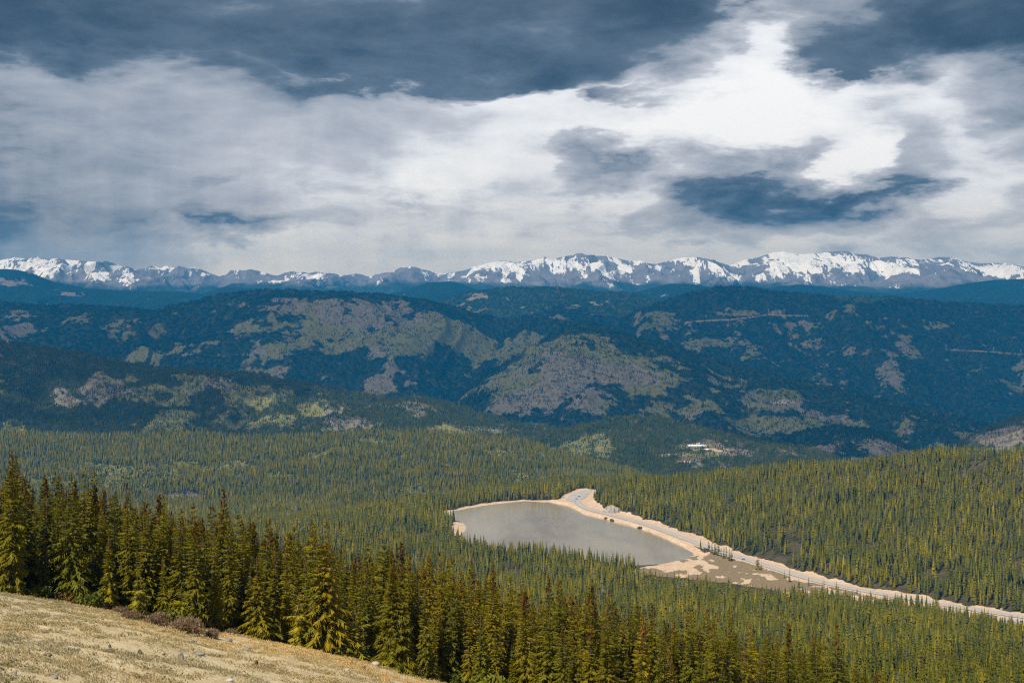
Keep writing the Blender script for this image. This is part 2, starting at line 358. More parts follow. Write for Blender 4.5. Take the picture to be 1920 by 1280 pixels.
# ------------------------------------------------------------------ ridges beyond the lake basin
def ellipses(L, px, py):
    """weight field of soft patches lying on a slope"""
    w = np.zeros(px.shape)
    for cx, cy, rx, ry, k in L:
        d = ((px-cx)/rx)**2+((py-cy)/ry)**2
        w = w+k*sst(1.5, .35, d)
    return w
RIDGES = []
def ridge(name, label, crest, Yc, foot, Yf, nu, nv, relief, lam, mat, clear=(), green=(), base=-.25, seed=0, back=.35, cat='hill', pw=1.0, wob=0.0, snow=False, tr=(-.47, .47), gul=.8, nsc=170.0):
    ts = np.linspace(*tr, nu)
    def line(pts, Y):
        pts = np.array(pts, float); tt, ee = te(pts[:, 0], pts[:, 1])
        Yy = np.interp(tt, [(q[0]-960)/FOC for q in Y], [q[1] for q in Y]) if hasattr(Y, '__len__') else np.full(len(tt), float(Y))
        k = np.ones(1)
        zz = np.interp(ts, tt, ee*Yy); yy = np.interp(ts, tt, Yy)
        return zz, yy
    zc, yc = line(crest, Yc); zf, yf = line(foot, Yf)
    k = np.ones(5)/5
    if not snow:
        zc = np.convolve(np.pad(zc, 2, 'edge'), k, 'valid')
    v = np.concatenate([np.linspace(0, 1, nv), 1+np.linspace(0, back, nv//6)[1:]])[:, None]
    L = (yc-yf)[None]
    Y = yf[None]+L*v
    T = np.broadcast_to(ts[None], Y.shape); X = T*Y
    vv = np.minimum(v, 1)
    z = zf[None]+(zc-zf)[None]*(vv**pw)
    z = z-np.maximum(v-1, 0)**1.3*L*.75
    w = (4*vv*(1-vv))**.7
    s = seed*13.7
    wx = (fbm(X/lam*.7+s, Y/lam*.7, 3)-.5)*1.6
    g1 = ridged(X/lam+wx+s, Y/lam*(1-gul)+s+wx*.3, 3)
    z = z+w*relief*((g1-.6)*1.5+(fbm(X/lam*2+s, Y/lam*2, 5)-.5)*.7)
    z = z+wob*(fbm(X/90+s, Y/90, 3)-.5)
    PX, PY = pix(X, Y, z)
    n = .72*fbm(X/nsc+s, Y/nsc*.7+3*s, 7, .6)+.28*fbm(X/42+s, Y/60+s, 4, .6)
    n = .5+(n-.5)*1.45+.16*w*(g1-.6)
    clr = sst(.42, .63, n+.23*(ellipses(clear, PX, PY)+base)-.26*sst(.84, .94, v+.05*(fbm(X/120+s, Y/120, 3)-.5))*(name != 'mountain_range'))
    grn = sst(.40, .60, fbm(X/260+2*s, Y/260+s, 4)+.22*ellipses(green, PX, PY))
    dirt = ellipses([(1298,839,26,4,1),(1262,853,30,2.6,1),(1345,843,26,3,1),(1282,866,14,3,.9)], PX, PY)*(name == 'hill')*(seed == 2)
    if seed == 8: dirt = .5*sst(1.9, .6, segdist(PX, PY, np.array([(1285,604),(1325,601),(1370,599),(1405,595),(1441,589.5),(1472,591.5),(1515,592)]), False))+.5*sst(1.6, .5, segdist(PX, PY, np.array([(1774,655),(1820,657),(1863,660),(1925,665)]), False))
    if seed == 6: dirt = ellipses([(1470,754,22,2.2,.9)], PX, PY)
    clr = np.maximum(clr, np.clip(dirt*1.4, 0, 1))
    at_ = {'clear': clr, 'green': grn, 'dirt': np.clip(dirt, 0, 1)}
    if snow:
        # snow lies high and in the gullies
        st = ridged(X/260+wx*1.5+s+Y/2500, Y/2200+s, 4)
        h = (540-PY)/540*540
        sn = 1.1*fbm(X/330+s, Y/900, 6, .6)+.75*(1-st)+.008*np.minimum(h, 45)+ellipses(clear, PX, PY)*.16
        hi = (h > 12) & (vv < 1.01); sn = (sn-np.quantile(sn[hi], .60))/sn[hi].std()
        at_ = {'clear': sst(.45, .6, n), 'green': sst(0, 12, h+(fbm(X/500, Y/900+s, 5)-.5)*30), 'snow': sn}
    nr, nc = Y.shape
    o = add(name, mesh_from(name, np.stack([X, Y, z], -1).reshape(-1, 3), grid_faces(nr, nc), mat, True, at_))
    tag(o, label, cat, kind='structure')
    R = dict(ts=ts, Y=Y, z=z, clr=clr, grn=grn, name=name, nv=nv)
    RIDGES.append(R)
    return R

m, t, b = material('wooded_slope', .95, .08)
P = position(t); cl, gr = t.attr('clear'), t.attr('green')
nA = t.noise(P, .05, 6, .65); nB = t.noise(P, .012, 5, .6); nC = t.noise(P, .16, 3, .6)
mauve = t.mix(t.rng(nA, .3, .7, 0, 1), (.12, .10, .072), (.24, .205, .15))
olive = t.mix(t.rng(nA, .3, .7, 0, 1), (.11, .108, .035), (.20, .19, .07))
open_ = t.mix(t.step(t.m('ADD', gr, t.m('MULTIPLY', t.m('SUBTRACT', nB, .5), .8)), .35, .65), mauve, olive)
open_ = t.mix(t.m('MULTIPLY', t.step(nC, .5, .62), .6), open_, (.06, .058, .03))
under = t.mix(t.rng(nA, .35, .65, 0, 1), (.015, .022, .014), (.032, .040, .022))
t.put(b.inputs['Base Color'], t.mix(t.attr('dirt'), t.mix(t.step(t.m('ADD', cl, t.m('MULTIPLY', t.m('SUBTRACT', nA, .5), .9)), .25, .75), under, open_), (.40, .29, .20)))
bump(t, b, t.m('ADD', nA, nC), .5, 5)
MSLOPE = m
m, t, b = material('far_wooded_slope', .95, .05)
P = position(t); cl = t.attr('clear')
nA = t.noise(P, .03, 6, .65)
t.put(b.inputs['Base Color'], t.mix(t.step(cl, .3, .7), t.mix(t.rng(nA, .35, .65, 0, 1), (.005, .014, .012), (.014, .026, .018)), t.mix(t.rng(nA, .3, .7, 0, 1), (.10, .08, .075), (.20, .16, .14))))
bump(t, b, nA, .6, 8)
MFAR = m

m, t, b = material('snow_rock', .85, .2)
P = position(t); sn, gr = t.attr('snow'), t.attr('green')
nA = t.noise(P, .004, 8, .68); nB = t.noise(t.vm('MULTIPLY', P, (1, .25, .5)), .018, 6, .72)
rock = t.mix(t.rng(nA, .3, .7, 0, 1), (.10, .10, .118), (.21, .20, .215))
low = t.mix(t.rng(nA, .4, .65, 0, 1), (.010, .022, .018), (.03, .042, .03))
base_ = t.mix(gr, low, rock)
streak = t.noise(t.vm('MULTIPLY', P, (1, .12, .2)), .006, 5, .6)
sm = t.step(t.m('ADD', sn, t.m('ADD', t.m('MULTIPLY', t.m('SUBTRACT', nB, .5), 6.5), t.m('MULTIPLY', t.m('SUBTRACT', streak, .5), 7))), .15, .5)
sm = t.m('MULTIPLY', sm, t.step(gr, .15, .6))
t.put(b.inputs['Base Color'], t.mix(sm, base_, (.74, .77, .82)))
bump(t, b, nB, .6, 60)
MSNOW = m

W = lambda *p: list(p)
X0, X1 = -420, 2350
R0 = ridge('hill', 'sunlit wooded plateau left of the lake with pale green aspens', W((X0,806),(0,810),(150,818),(320,811),(450,817),(600,819),(680,811),(800,807),(900,815),(960,824),(1100,862),(1250,900),(1400,930),(X1,960)), 4500,
   W((X0,1000),(600,1000),(800,1000),(1100,985),(X1,1000)), 2950, 700, 360, 22, 420, MSLOPE,
   clear=[(470,890,240,26,.62),(720,915,160,20,.35),(740,824,80,7,.9),(950,853,70,8,.8)], green=[(500,880,400,40,1.5),(850,840,300,40,1.5)], base=-.72, seed=1, wob=10)
R1B = ridge('hill', 'low rounded wooded hill carrying the white building', W((X0,960),(850,880),(1020,816),(1080,801),(1130,786),(1190,778),(1250,784),(1330,804),(1400,818),(1480,832),(1560,852),(1610,872),(1700,905),(X1,960)), 5150,
   W((X0,990),(1000,905),(1250,925),(1600,935),(X1,990)), 4300, 620, 260, 34, 380, MSLOPE,
   clear=[(1300,838,52,8,1.3),(1285,856,60,8,.8),(1330,850,80,10,.5),(1480,862,70,16,.35),(1120,835,130,9,.45)], green=[(1060,845,120,30,1)], base=-0.55, seed=2, wob=10, tr=(-.12, .47))
R1 = ridge('hill', 'dark wooded ridge at the left with olive and grey clearings', W((X0,622),(0,641),(100,655),(200,672),(300,688),(400,696),(480,700),(600,722),(700,743),(790,745),(870,764),(960,790),(1040,800),(1120,822),(1250,862),(1400,905),(X1,960)), 5700,
   W((X0,850),(0,840),(700,842),(900,858),(1100,885),(1300,920),(X1,980)), 4750, 800, 330, 85, 460, MSLOPE,
   clear=[(300,725,95,38,1.05),(150,748,70,30,.9),(470,738,70,30,.9),(600,790,80,32,1),(420,800,70,14,.7),(770,768,90,14,.75),(250,790,120,14,.5),(900,805,120,12,.6),(345,770,60,20,.6),(80,665,40,14,.35),(560,748,60,18,.5)],
   green=[(300,715,110,20,.5),(470,735,70,30,1),(560,765,60,20,.8),(430,790,60,12,.8),(620,800,90,20,-.6),(150,750,60,20,-.3),(780,770,120,14,-.7)], base=-.66, seed=3, wob=9)
R2C = ridge('hill', 'rocky wooded spur at the right edge beyond the sunlit hillside', W((1500,960),(1700,872),(1790,838),(1810,826),(1850,802),(1880,795),(1920,776),(2100,730),(X1,700)), 5400,
   W((1500,980),(1750,900),(1920,880),(X1,860)), 4600, 300, 200, 40, 300, MSLOPE, clear=[(1835,818,40,14,1.2),(1900,815,40,14,.8),(1920,840,60,20,.5)], green=[(1850,820,200,60,-2)], base=-.3, seed=4, wob=9, tr=(.2, .47))
R2B = ridge('hill', 'small wooded knoll with a mauve rocky foot in the valley', W((X0,990),(1250,905),(1380,862),(1440,838),(1500,806),(1560,797),(1620,803),(1700,832),(1790,866),(1900,905),(X1,990)), 6200,
   W((X0,1000),(1250,925),(1700,925),(X1,1000)), 5350, 460, 220, 36, 330, MSLOPE, clear=[(1620,850,110,26,1.0),(1500,848,60,18,.6)], green=[(1600,850,300,60,-2)], base=-0.5, seed=5, wob=9, tr=(.05, .47))
R2 = ridge('hill', 'peaked spur with grey bare clearings dotted by conifers', W((X0,1000),(640,860),(760,800),(850,752),(900,712),(960,672),(1010,640),(1060,615),(1098,603),(1140,614),(1200,634),(1300,660),(1400,690),(1500,712),(1600,735),(1700,757),(1800,780),(1900,812),(X1,960)),
   [(600,7400),(850,7900),(1098,8800),(1400,8500),(1850,7900)], W((X0,1010),(600,900),(900,850),(1300,860),(1700,880),(X1,1010)), 6600, 820, 360, 130, 640, MSLOPE,
   clear=[(1060,700,170,75,1.15),(1080,612,50,12,.8),(960,720,130,50,.6),(1230,690,60,50,.6),(1280,760,60,25,.5),(1455,748,60,22,1.2),(1510,797,130,18,1.1),(1390,805,90,22,.9),(1200,655,90,14,-1.1),(1130,735,50,16,-.5),(1500,725,90,10,.2)],
   green=[(920,700,110,70,1.3),(1150,660,90,25,.8),(1200,760,80,40,1),(1460,740,50,14,1.4),(1050,720,110,60,-.9),(1100,775,150,40,-.8)], base=-0.4, seed=6, wob=8, nsc=150)
R3 = ridge('mountain', 'broad middle mountain with a large olive clearing under its dark crest', W((X0,540),(-100,560),(0,566),(80,572),(150,569),(220,575),(290,582),(350,566),(420,550),(490,542),(560,544),(640,547),(720,552),(800,563),(870,580),(940,598),(1000,596),(1050,598),(1100,612),(1200,660),(1350,740),(X1,980)),
   [(0,11800),(500,11500),(1000,11000),(1300,10500)], W((X0,760),(0,745),(500,760),(900,800),(1300,850),(X1,1000)), 9200, 900, 460, 220, 920, MSLOPE,
   clear=[(680,590,170,34,1.15),(880,640,150,50,1.1),(560,640,150,36,.75),(760,640,120,40,.6),(440,660,90,22,.45),(700,725,34,20,.9),(760,710,40,20,.6),(610,675,45,20,-.9),(825,675,60,36,-1.3),(660,690,60,24,-.7),(1020,615,60,20,.7),(330,665,90,10,.45),(200,660,30,5,.5),(30,610,40,26,.6),(560,700,100,14,.5),(600,550,260,9,-.9),(850,575,130,8,-.6)],
   green=[(860,640,140,60,1),(560,650,160,40,1.1),(690,585,140,26,-.6),(720,720,60,24,-.8),(30,610,40,30,-1)], base=-0.55, seed=7, wob=10, nsc=180)
R5 = ridge('mountain', 'long dark blue green mountain at the right with a power line cut', W((X0,980),(900,700),(1080,630),(1150,604),(1200,582),(1250,562),(1290,548),(1350,537),(1400,537),(1450,545),(1560,554),(1680,557),(1780,566),(1920,572),(2100,575),(X1,590)), 13200,
   W((X0,990),(900,780),(1300,800),(1600,830),(X1,850)), 10300, 820, 460, 280, 1150, MSLOPE,
   clear=[(1390,583,80,9,1.1),(1235,600,75,20,1.0),(1700,606,95,15,.75),(1880,600,40,12,.7),(1350,640,60,10,.5),(1300,625,60,10,.45),(1480,610,14,6,.8),(1500,650,120,10,.25),(1750,690,120,30,.22),(1560,590,150,10,.25),(1850,680,90,14,.25)],
   green=[(1235,600,60,18,.7),(1690,605,80,12,.8),(1880,600,40,12,1),(1400,580,60,8,.2)], base=-0.62, seed=8, wob=12, nsc=210, tr=(-.15, .47))
R4 = ridge('mountain', 'dark rounded mountain in the middle with a mauve bald shoulder', W((X0,700),(700,610),(790,580),(835,562),(870,549),(910,543),(950,538),(1040,538),(1100,545),(1130,547),(1180,547),(1230,563),(1280,585),(1400,620),(X1,700)), 15000,
   W((X0,760),(1000,660),(X1,760)), 12600, 420, 200, 115, 1000, MSLOPE, clear=[(880,556,44,8,1.4),(970,590,90,20,.4),(900,575,60,8,.4)], green=[(880,556,60,20,-2)], base=-0.85, seed=9, wob=10, tr=(-.16, .2))
R6 = ridge('mountain', 'blue wooded mountain under the left snow peaks with a bare brown top', W((X0,480),(-60,498),(0,504),(30,505),(60,512),(100,528),(160,540),(250,546),(330,546),(400,552),(470,560),(700,590),(X1,700)), 18500,
   W((X0,640),(X1,760)), 15000, 520, 220, 160, 1300, MFAR, clear=[(40,522,80,16,1.3),(120,540,60,8,.8),(170,552,50,5,.6)], green=[(60,520,200,30,-2)], base=-0.9, seed=10, wob=12, tr=(-.47, .05))
R7 = ridge('mountain', 'deep blue wooded foothills below the snow range', W((X0,560),(350,560),(420,537),(520,544),(640,549),(700,556),(760,545),(800,530),(850,527),(900,545),(1000,555),(1160,560),(1210,545),(1255,531),(1310,533),(1360,545),(1440,540),(1500,533),(1540,537),(1600,546),(1680,551),(1760,541),(1820,530),(1870,524),(1920,523),(2050,518),(X1,520)), 19500,
   W((X0,620),(X1,620)), 15500, 640, 200, 170, 1500, MFAR, clear=[(1530,545,60,7,.7),(1880,540,60,6,.4)], green=[(1000,540,2000,90,-2)], base=-1.2, seed=11, wob=10)
SN = [(X0,498),(-60,494),(0,488),(30,482),(60,487),(100,485),(140,488),(180,491),(210,497),(255,507),(300,505),(345,502),(380,510),(410,518),(440,513),(480,512),(520,518),(545,517),(575,514),(620,515),(650,518),(690,521),(730,513),(775,504),(800,506),(825,513),(850,511),(880,505),(910,494),(945,488),(965,492),(1000,488),(1035,487),(1060,480),(1080,478),(1100,479),(1140,480),(1165,486),(1200,493),(1230,495),(1260,488),(1290,483),(1310,482),(1340,490),(1370,497),(1395,487),(1420,483),(1450,473),(1470,471),(1500,477),(1540,474),(1575,471),(1600,476),(1625,477),(1650,486),(1670,481),(1700,484),(1730,487),(1760,482),(1785,482),(1810,490),(1840,494),(1870,493),(1900,497),(1920,500),(1980,505),(X1,500)]
R8 = ridge('mountain_range', 'long snow streaked mountain range along the horizon', SN, 26000, W((X0,580),(X1,580)), 20500, 1700, 420, 420, 1100, MSNOW,
   clear=[(60,500,120,20,.8),(190,510,140,18,1.0),(700,512,60,8,.6),(930,500,50,14,.9),(1020,500,70,16,1.2),(1090,490,60,12,.6),(1470,495,50,22,1.1),(1400,520,70,9,.9),(1640,500,70,14,.9),(1760,500,120,14,1.1),(1880,505,60,10,1.2),(1560,485,60,10,.6),(480,520,90,8,.5)], seed=12, back=.3, cat='mountain range', snow=True, wob=0, gul=.6)
# ------------------------------------------------------------------ conifers
def foliage_mat(name, stops, dead=None, trans=0, patchy=False):
    m, t, b = material(name, .85, .12)
    rnd = t.new('ShaderNodeObjectInfo').outputs['Random']
    P = position(t)
    c = t.ramp(rnd, stops)
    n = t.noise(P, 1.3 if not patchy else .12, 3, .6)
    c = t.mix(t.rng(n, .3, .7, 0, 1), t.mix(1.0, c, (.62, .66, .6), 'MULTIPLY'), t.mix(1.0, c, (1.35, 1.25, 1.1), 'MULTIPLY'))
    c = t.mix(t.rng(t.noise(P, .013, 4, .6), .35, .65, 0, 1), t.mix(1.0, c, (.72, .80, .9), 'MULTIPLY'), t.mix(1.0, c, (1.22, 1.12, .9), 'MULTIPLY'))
    if dead: c = t.mix(t.step(t.m('FRACT', t.m('MULTIPLY', rnd, 37.3)), dead[0], dead[0]+.004), c, dead[1])
    t.put(b.inputs['Base Color'], c)
    if trans:
        tl = t.new('ShaderNodeBsdfTranslucent'); t.put(tl.inputs[0], c); mx = t.new('ShaderNodeMixShader'); mx.inputs[0].default_value = trans
        t.l.new(b.outputs[0], mx.inputs[1]); t.l.new(tl.outputs[0], mx.inputs[2]); t.l.new(mx.outputs[0], m.node_tree.nodes['Material Output'].inputs[0])
    return m
G_NEAR = [(0, (.125, .115, .006)), (.35, (.170, .148, .006)), (.7, (.100, .106, .008)), (1, (.215, .165, .006))]
G_MID = [(0, (.082, .085, .004)), (.3, (.128, .118, .004)), (.55, (.042, .054, .005)), (.8, (.100, .100, .004)), (1, (.180, .152, .005))]
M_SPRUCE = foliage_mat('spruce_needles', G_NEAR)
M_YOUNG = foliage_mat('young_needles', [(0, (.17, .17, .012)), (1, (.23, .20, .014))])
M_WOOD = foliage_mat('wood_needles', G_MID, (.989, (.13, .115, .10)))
M_FAR_HAZED = foliage_mat('far_needles_hazed', [(0, (.007, .030, .018)), (.5, (.012, .037, .019)), (1, (.026, .048, .020))], (.975, (.13, .105, .085)), patchy=True)  # darker and bluer than real needles: distance haze and shade put into the colour
M_NEARFAR_LIT = foliage_mat('ridge_needles_lit_tone', [(0, (.034, .052, .010)), (.5, (.048, .064, .010)), (1, (.072, .080, .012))], (.97, (.13, .105, .085)), patchy=True)  # brighter, greener copy: more light and less haze put into nearer ridges' colour
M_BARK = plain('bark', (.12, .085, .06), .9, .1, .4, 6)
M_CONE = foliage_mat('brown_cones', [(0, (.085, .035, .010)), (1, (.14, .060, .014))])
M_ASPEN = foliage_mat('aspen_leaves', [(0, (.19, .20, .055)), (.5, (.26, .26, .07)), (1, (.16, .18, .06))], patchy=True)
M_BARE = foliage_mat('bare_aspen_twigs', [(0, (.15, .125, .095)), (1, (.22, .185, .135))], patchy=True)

def spruce_crown(rs, H, R, levels, per, twigs, hang=True, h0=.05, pw=.85, top=1.0):
    V, F = [], []
    def tri(a, b, c):
        k = len(V); V.extend((a, b, c)); F.append((k, k+1, k+2))
    lean = rs.normal(0, .016, 2); so = rs.uniform(0, 90)
    for L_ in range(levels):
        h = h0+(1-h0)*(L_+rs.uniform(-.45, .45))/levels
        h = min(max(h, h0), .985)
        z = h*H; r = R*((1-h)**pw)*top+.10
        n = max(3, int(round(per*(.55+.45*(1-h)))))
        a0 = rs.uniform(0, 6.28)
        for k in range(n):
            a = a0+6.283*k/n+rs.uniform(-.3, .3)
            q_ = float(vnoise(np.float64(so+a*.9), np.float64(h*5.5+so)))
            L = r*rs.uniform(.6, 1.15)*(.62+.76*q_)
            if rs.random() < .07+.25*(q_ < .22): continue
            tip = rs.uniform(-.12, .12)
            ca, sa = math.cos(a), math.sin(a)
            up_ = .55*h*h-.05; dr = .62-.35*h
            def ax(s, lat=0., dz=0.):
                return (lean[0]*z+ca*s*L-sa*lat, lean[1]*z+sa*s*L+ca*lat, z+L*((up_+tip)*s-dr*s*s+.22*s**3)+dz)
            for i in range(twigs):
                s0 = .12+.80*i/twigs; s1 = min(1.0, s0+1.15*.88/twigs)
                w = L*((.40 if twigs < 5 else .26)*(1-.72*s0)+.05)
                for sg in (-1, 1):
                    tri(ax(s0), ax(s1), ax(min(1.08, s0+.30+rs.uniform(-.08, .1)), sg*w*rs.uniform(.7, 1.25), -L*rs.uniform(.02, .14)))
                if hang: tri(ax(s0), ax(s1), ax((s0+s1)/2, rs.uniform(-.3, .3)*w, -min(.55, .16*L+.12)*rs.uniform(.6, 1.3)))
            tri(ax(.80, -.07*L), ax(.80, .07*L), ax(1.1, 0, .02*L))
    lx, ly = lean*H
    for k in range(3):
        a = 2.1*k; tri((lx+.07*math.cos(a), ly+.07*math.sin(a), H*.93), (lx+.07*math.cos(a+2.1), ly+.07*math.sin(a+2.1), H*.93), (lx, ly, H*1.02))
    return np.array(V), np.array(F)
def spruce_set(seed, H=12., R=1.75, cones=0.0, **kw):
    rs = np.random.default_rng(seed)
    V, F = spruce_crown(rs, H, R, kw.get('levels', 38), kw.get('per', 10), kw.get('twigs', 7), True, kw.get('h0', .04), kw.get('pw', .85))
    mb = MB(); mb.tube((0, 0, -1.2), (0, 0, H*.5), .17*H/12, .10*H/12, 7); mb.tube((0, 0, H*.5), (0, 0, H*.97), .10*H/12, .02, 5)
    trunk = mb.mesh('trunk', M_BARK)
    nf = len(F)
    if cones:
        mb = MB()
        for k in range(int(150*cones)):
            h = 1-rs.random()**1.25*(.14+.30*cones); a = rs.uniform(0, 6.28); r = (R*(1-h)**.85+.1)*rs.uniform(.35, 1.02)
            x, y, z = r*math.cos(a), r*math.sin(a), h*H-.25*r
            s = rs.uniform(.06, .13); d = rs.normal(0, 1, (3, 3))*s
            for q in range(2):
                d = rs.normal(0, 1, (3, 3))*s
                mb.tri(*[(x+d[i][0], y+d[i][1], z+d[i][2]*1.4) for i in range(3)])
        k0 = len(V); V = np.r_[V, np.array(mb.v)]; F = np.r_[F, np.array(mb.f3)+k0]
    crown = mesh_from('crown', V, F, kw.get('mat', M_SPRUCE)); crown.materials.append(M_CONE)
    crown.polygons.foreach_set('material_index', (np.arange(len(F)) >= nf).astype(np.int32))
    return dict(crown=crown, trunk=trunk, H=H)
SETS = [spruce_set(20, R=2.3, cones=.08), spruce_set(21, R=2.0, cones=.16, pw=.7), spruce_set(22, R=2.6, cones=0, per=9, levels=40), spruce_set(23, R=2.1, cones=.12, h0=.12), spruce_set(24, R=1.85, cones=.5, pw=.75),
        spruce_set(25, R=2.8, cones=0, per=9, pw=1.0), spruce_set(26, R=1.6, cones=0, h0=.10, pw=.65, levels=32), spruce_set(27, R=2.4, cones=.05, pw=.95, levels=30), spruce_set(28, R=2.15, cones=0, pw=.8, h0=.02, levels=44)]
BROAD = spruce_set(31, H=11, R=2.45, cones=0.1, levels=64, per=19, h0=.02, pw=.9, twigs=9)
SLIM = spruce_set(32, H=8, R=1.0, cones=0, levels=30)
YOUNG = spruce_set(33, H=4, R=1.35, cones=0, levels=16, per=8, h0=.02, mat=M_YOUNG)
SET_OBJ = {}
def plant(S, x, y, z, h, rz, name, label, cat='tree', group=None, w=1.0):
    k = h/S['H']
    root = empty(name, (x, y, z-.15), rz); root.scale = (k*w, k*w, k)
    for nm, me in (('crown', S['crown']), ('trunk', S['trunk'])):
        key = (id(S), nm)
        if key in SET_OBJ: o = SET_OBJ[key].copy(); COL.objects.link(o)
        else: o = bpy.data.objects.new(nm, me); COL.objects.link(o); SET_OBJ[key] = o
        o.parent = root
    return tag(root, label, cat, group)

# ---- light versions for the woods, in collections that only the scattered woods draw from
def proto_collection(name, meshes):
    c = bpy.data.collections.new(name)
    for k, me in enumerate(meshes):
        o = bpy.data.objects.new('%s_%02d' % (name, k), me); c.objects.link(o)
    return c
def simple_tree(seed, H, R, levels, per, twigs, mat, hang=True, pw=.8):
    rs = np.random.default_rng(seed); V, F = spruce_crown(rs, H, R, levels, per, twigs, hang, .05, pw)
    a_ = np.arange(7)*2*math.pi/7; k = len(V); rr_ = R*.66*rs.uniform(.8, 1.2, 7)      # dense inner crown
    V = np.r_[V, np.c_[rr_*np.cos(a_), rr_*np.sin(a_), np.full(7, .10*H)+rs.uniform(-.3, .3, 7)], [(0, 0, H*.99)]]
    F = np.r_[F, [(k+i, k+(i+1) % 7, k+7) for i in range(7)]]
    V = np.r_[V, [(-.12, -.1, -1.5), (.12, -.1, -1.5), (0, .12, -1.5), (0, 0, H*.8)]]; k = len(V)-4
    F = np.r_[F, [(k, k+1, k+3), (k+1, k+2, k+3), (k+2, k, k+3)]]
    return mesh_from('wood_tree', V, F, mat)
C_HI = proto_collection('slope_spruce', [s['crown'] for s in SETS])
C_MID = proto_collection('basin_spruce', [simple_tree(50+k, 12, (1.5, 1.8, 1.35, 2.0, 1.6)[k], 18, 7, 2, M_WOOD, True, (.65, .8, .55, .75, .65)[k]) for k in range(5)])
C_LOW = proto_collection('distant_spruce', [simple_tree(60+k, 12, (1.55, 1.8, 1.45, 2.1, 1.7)[k], 10, 6, 1, M_WOOD, True, (.6, .75, .5, .7, .6)[k]) for k in range(5)])
def patch(seed, n, rad, slope, mat, kind):
    rs = np.random.default_rng(seed); V, F = [], []
    def tri(a, b, c):
        k = len(V); V.extend((a, b, c)); F.append((k, k+1, k+2))
    for k in range(n):
        r = rad*math.sqrt(rs.random()); a = rs.uniform(0, 6.28); x, y = r*math.cos(a), r*math.sin(a); z = slope*x-.8
        if kind == 'fir':
            H = rs.uniform(8, 15); R = H*rs.uniform(.13, .2)
            for z0, z1, q in ((.03, .66, 1.0), (.36, 1.0, .62)):
                s = rs.uniform(0, 1.2); nn = 5
                p = [(x+R*q*math.cos(s+1.2566*i)*rs.uniform(.7, 1.2), y+R*q*math.sin(s+1.2566*i)*rs.uniform(.7, 1.2), z+H*z0+rs.uniform(-.6, .6)) for i in range(nn)]
                for i in range(nn): tri(p[i], p[(i+1) % nn], (x, y, z+H*z1))
        else:
            H = rs.uniform(5, 9)
            for i in range(9):
                c = np.array((x, y, z+H*.6))+rs.normal(0, 1, 3)*(H*.16, H*.16, H*.24); d = rs.normal(0, 1, (3, 3))*H*.13
                tri(*[tuple(c+d[j]) for j in range(3)])
            tri((x-.25, y, z), (x+.25, y, z), (x, y, z+H*.7))
    return mesh_from('wood_patch', np.array(V), np.array(F), mat)
SLOPES = (0., .18, .36, .55)
C_P8 = proto_collection('conifer_stand', [patch(100+k, 9, 9., SLOPES[k//3], M_FAR_HAZED, 'fir') for k in range(12)])
C_P8N = proto_collection('ridge_stand', [patch(115+k, 9, 9., SLOPES[k//3], M_NEARFAR_LIT, 'fir') for k in range(12)])
C_P16 = proto_collection('conifer_wood', [patch(130+k, 18, 13., SLOPES[k//3], M_FAR_HAZED, 'fir') for k in range(12)])
C_P1 = proto_collection('lone_conifer', [patch(160+k, 1, .1, 0, M_FAR_HAZED, 'fir') for k in range(6)])
C_AL = proto_collection('leafing_aspens', [patch(170+k, 8, 9., SLOPES[k], M_ASPEN, 'aspen') for k in range(4)])
C_AB = proto_collection('bare_aspens', [patch(180+k, 8, 9., SLOPES[k], M_BARE, 'aspen') for k in range(4)])

def instancer(name, pts, idx, rot, scl, coll, label, cat='forest'):
    me = bpy.data.meshes.new(name); n = len(pts)
    me.vertices.add(n); me.vertices.foreach_set('co', np.asarray(pts, np.float32).ravel())
    a = me.attributes.new('pick', 'INT', 'POINT'); a.data.foreach_set('value', np.asarray(idx, np.int32))
    a = me.attributes.new('turn', 'FLOAT_VECTOR', 'POINT'); a.data.foreach_set('vector', np.c_[np.zeros(n), np.zeros(n), rot].astype(np.float32).ravel())
    a = me.attributes.new('size', 'FLOAT_VECTOR', 'POINT'); a.data.foreach_set('vector', np.asarray(scl, np.float32).ravel())
    o = add(name, me)
    key = 'scatter_'+coll.name
    ng = bpy.data.node_groups.get(key)
    if ng is None:
        ng = bpy.data.node_groups.new(key, 'GeometryNodeTree')
        ng.interface.new_socket('Geometry', in_out='INPUT', socket_type='NodeSocketGeometry'); ng.interface.new_socket('Geometry', in_out='OUTPUT', socket_type='NodeSocketGeometry')
        N, L = ng.nodes, ng.links
        gi = N.new('NodeGroupInput'); go = N.new('NodeGroupOutput'); ip = N.new('GeometryNodeInstanceOnPoints'); ci = N.new('GeometryNodeCollectionInfo')
        ci.inputs['Collection'].default_value = coll; ci.inputs['Separate Children'].default_value = True; ci.inputs['Reset Children'].default_value = True
        def na(nm, ty):
            q = N.new('GeometryNodeInputNamedAttribute'); q.data_type = ty; q.inputs['Name'].default_value = nm; return [s for s in q.outputs if s.enabled and s.name == 'Attribute'][0]
        er = N.new('FunctionNodeEulerToRotation')
        L.new(gi.outputs[0], ip.inputs['Points']); L.new(ci.outputs[0], ip.inputs['Instance']); ip.inputs['Pick Instance'].default_value = True
        L.new(na('pick', 'INT'), ip.inputs['Instance Index']); L.new(na('turn', 'FLOAT_VECTOR'), er.inputs[0]); L.new(er.outputs[0], ip.inputs['Rotation']); L.new(na('size', 'FLOAT_VECTOR'), ip.inputs['Scale'])
        L.new(ip.outputs[0], go.inputs[0])
    md = o.modifiers.new('scatter', 'NODES'); md.node_group = ng
    return tag(o, label, cat, kind='stuff')

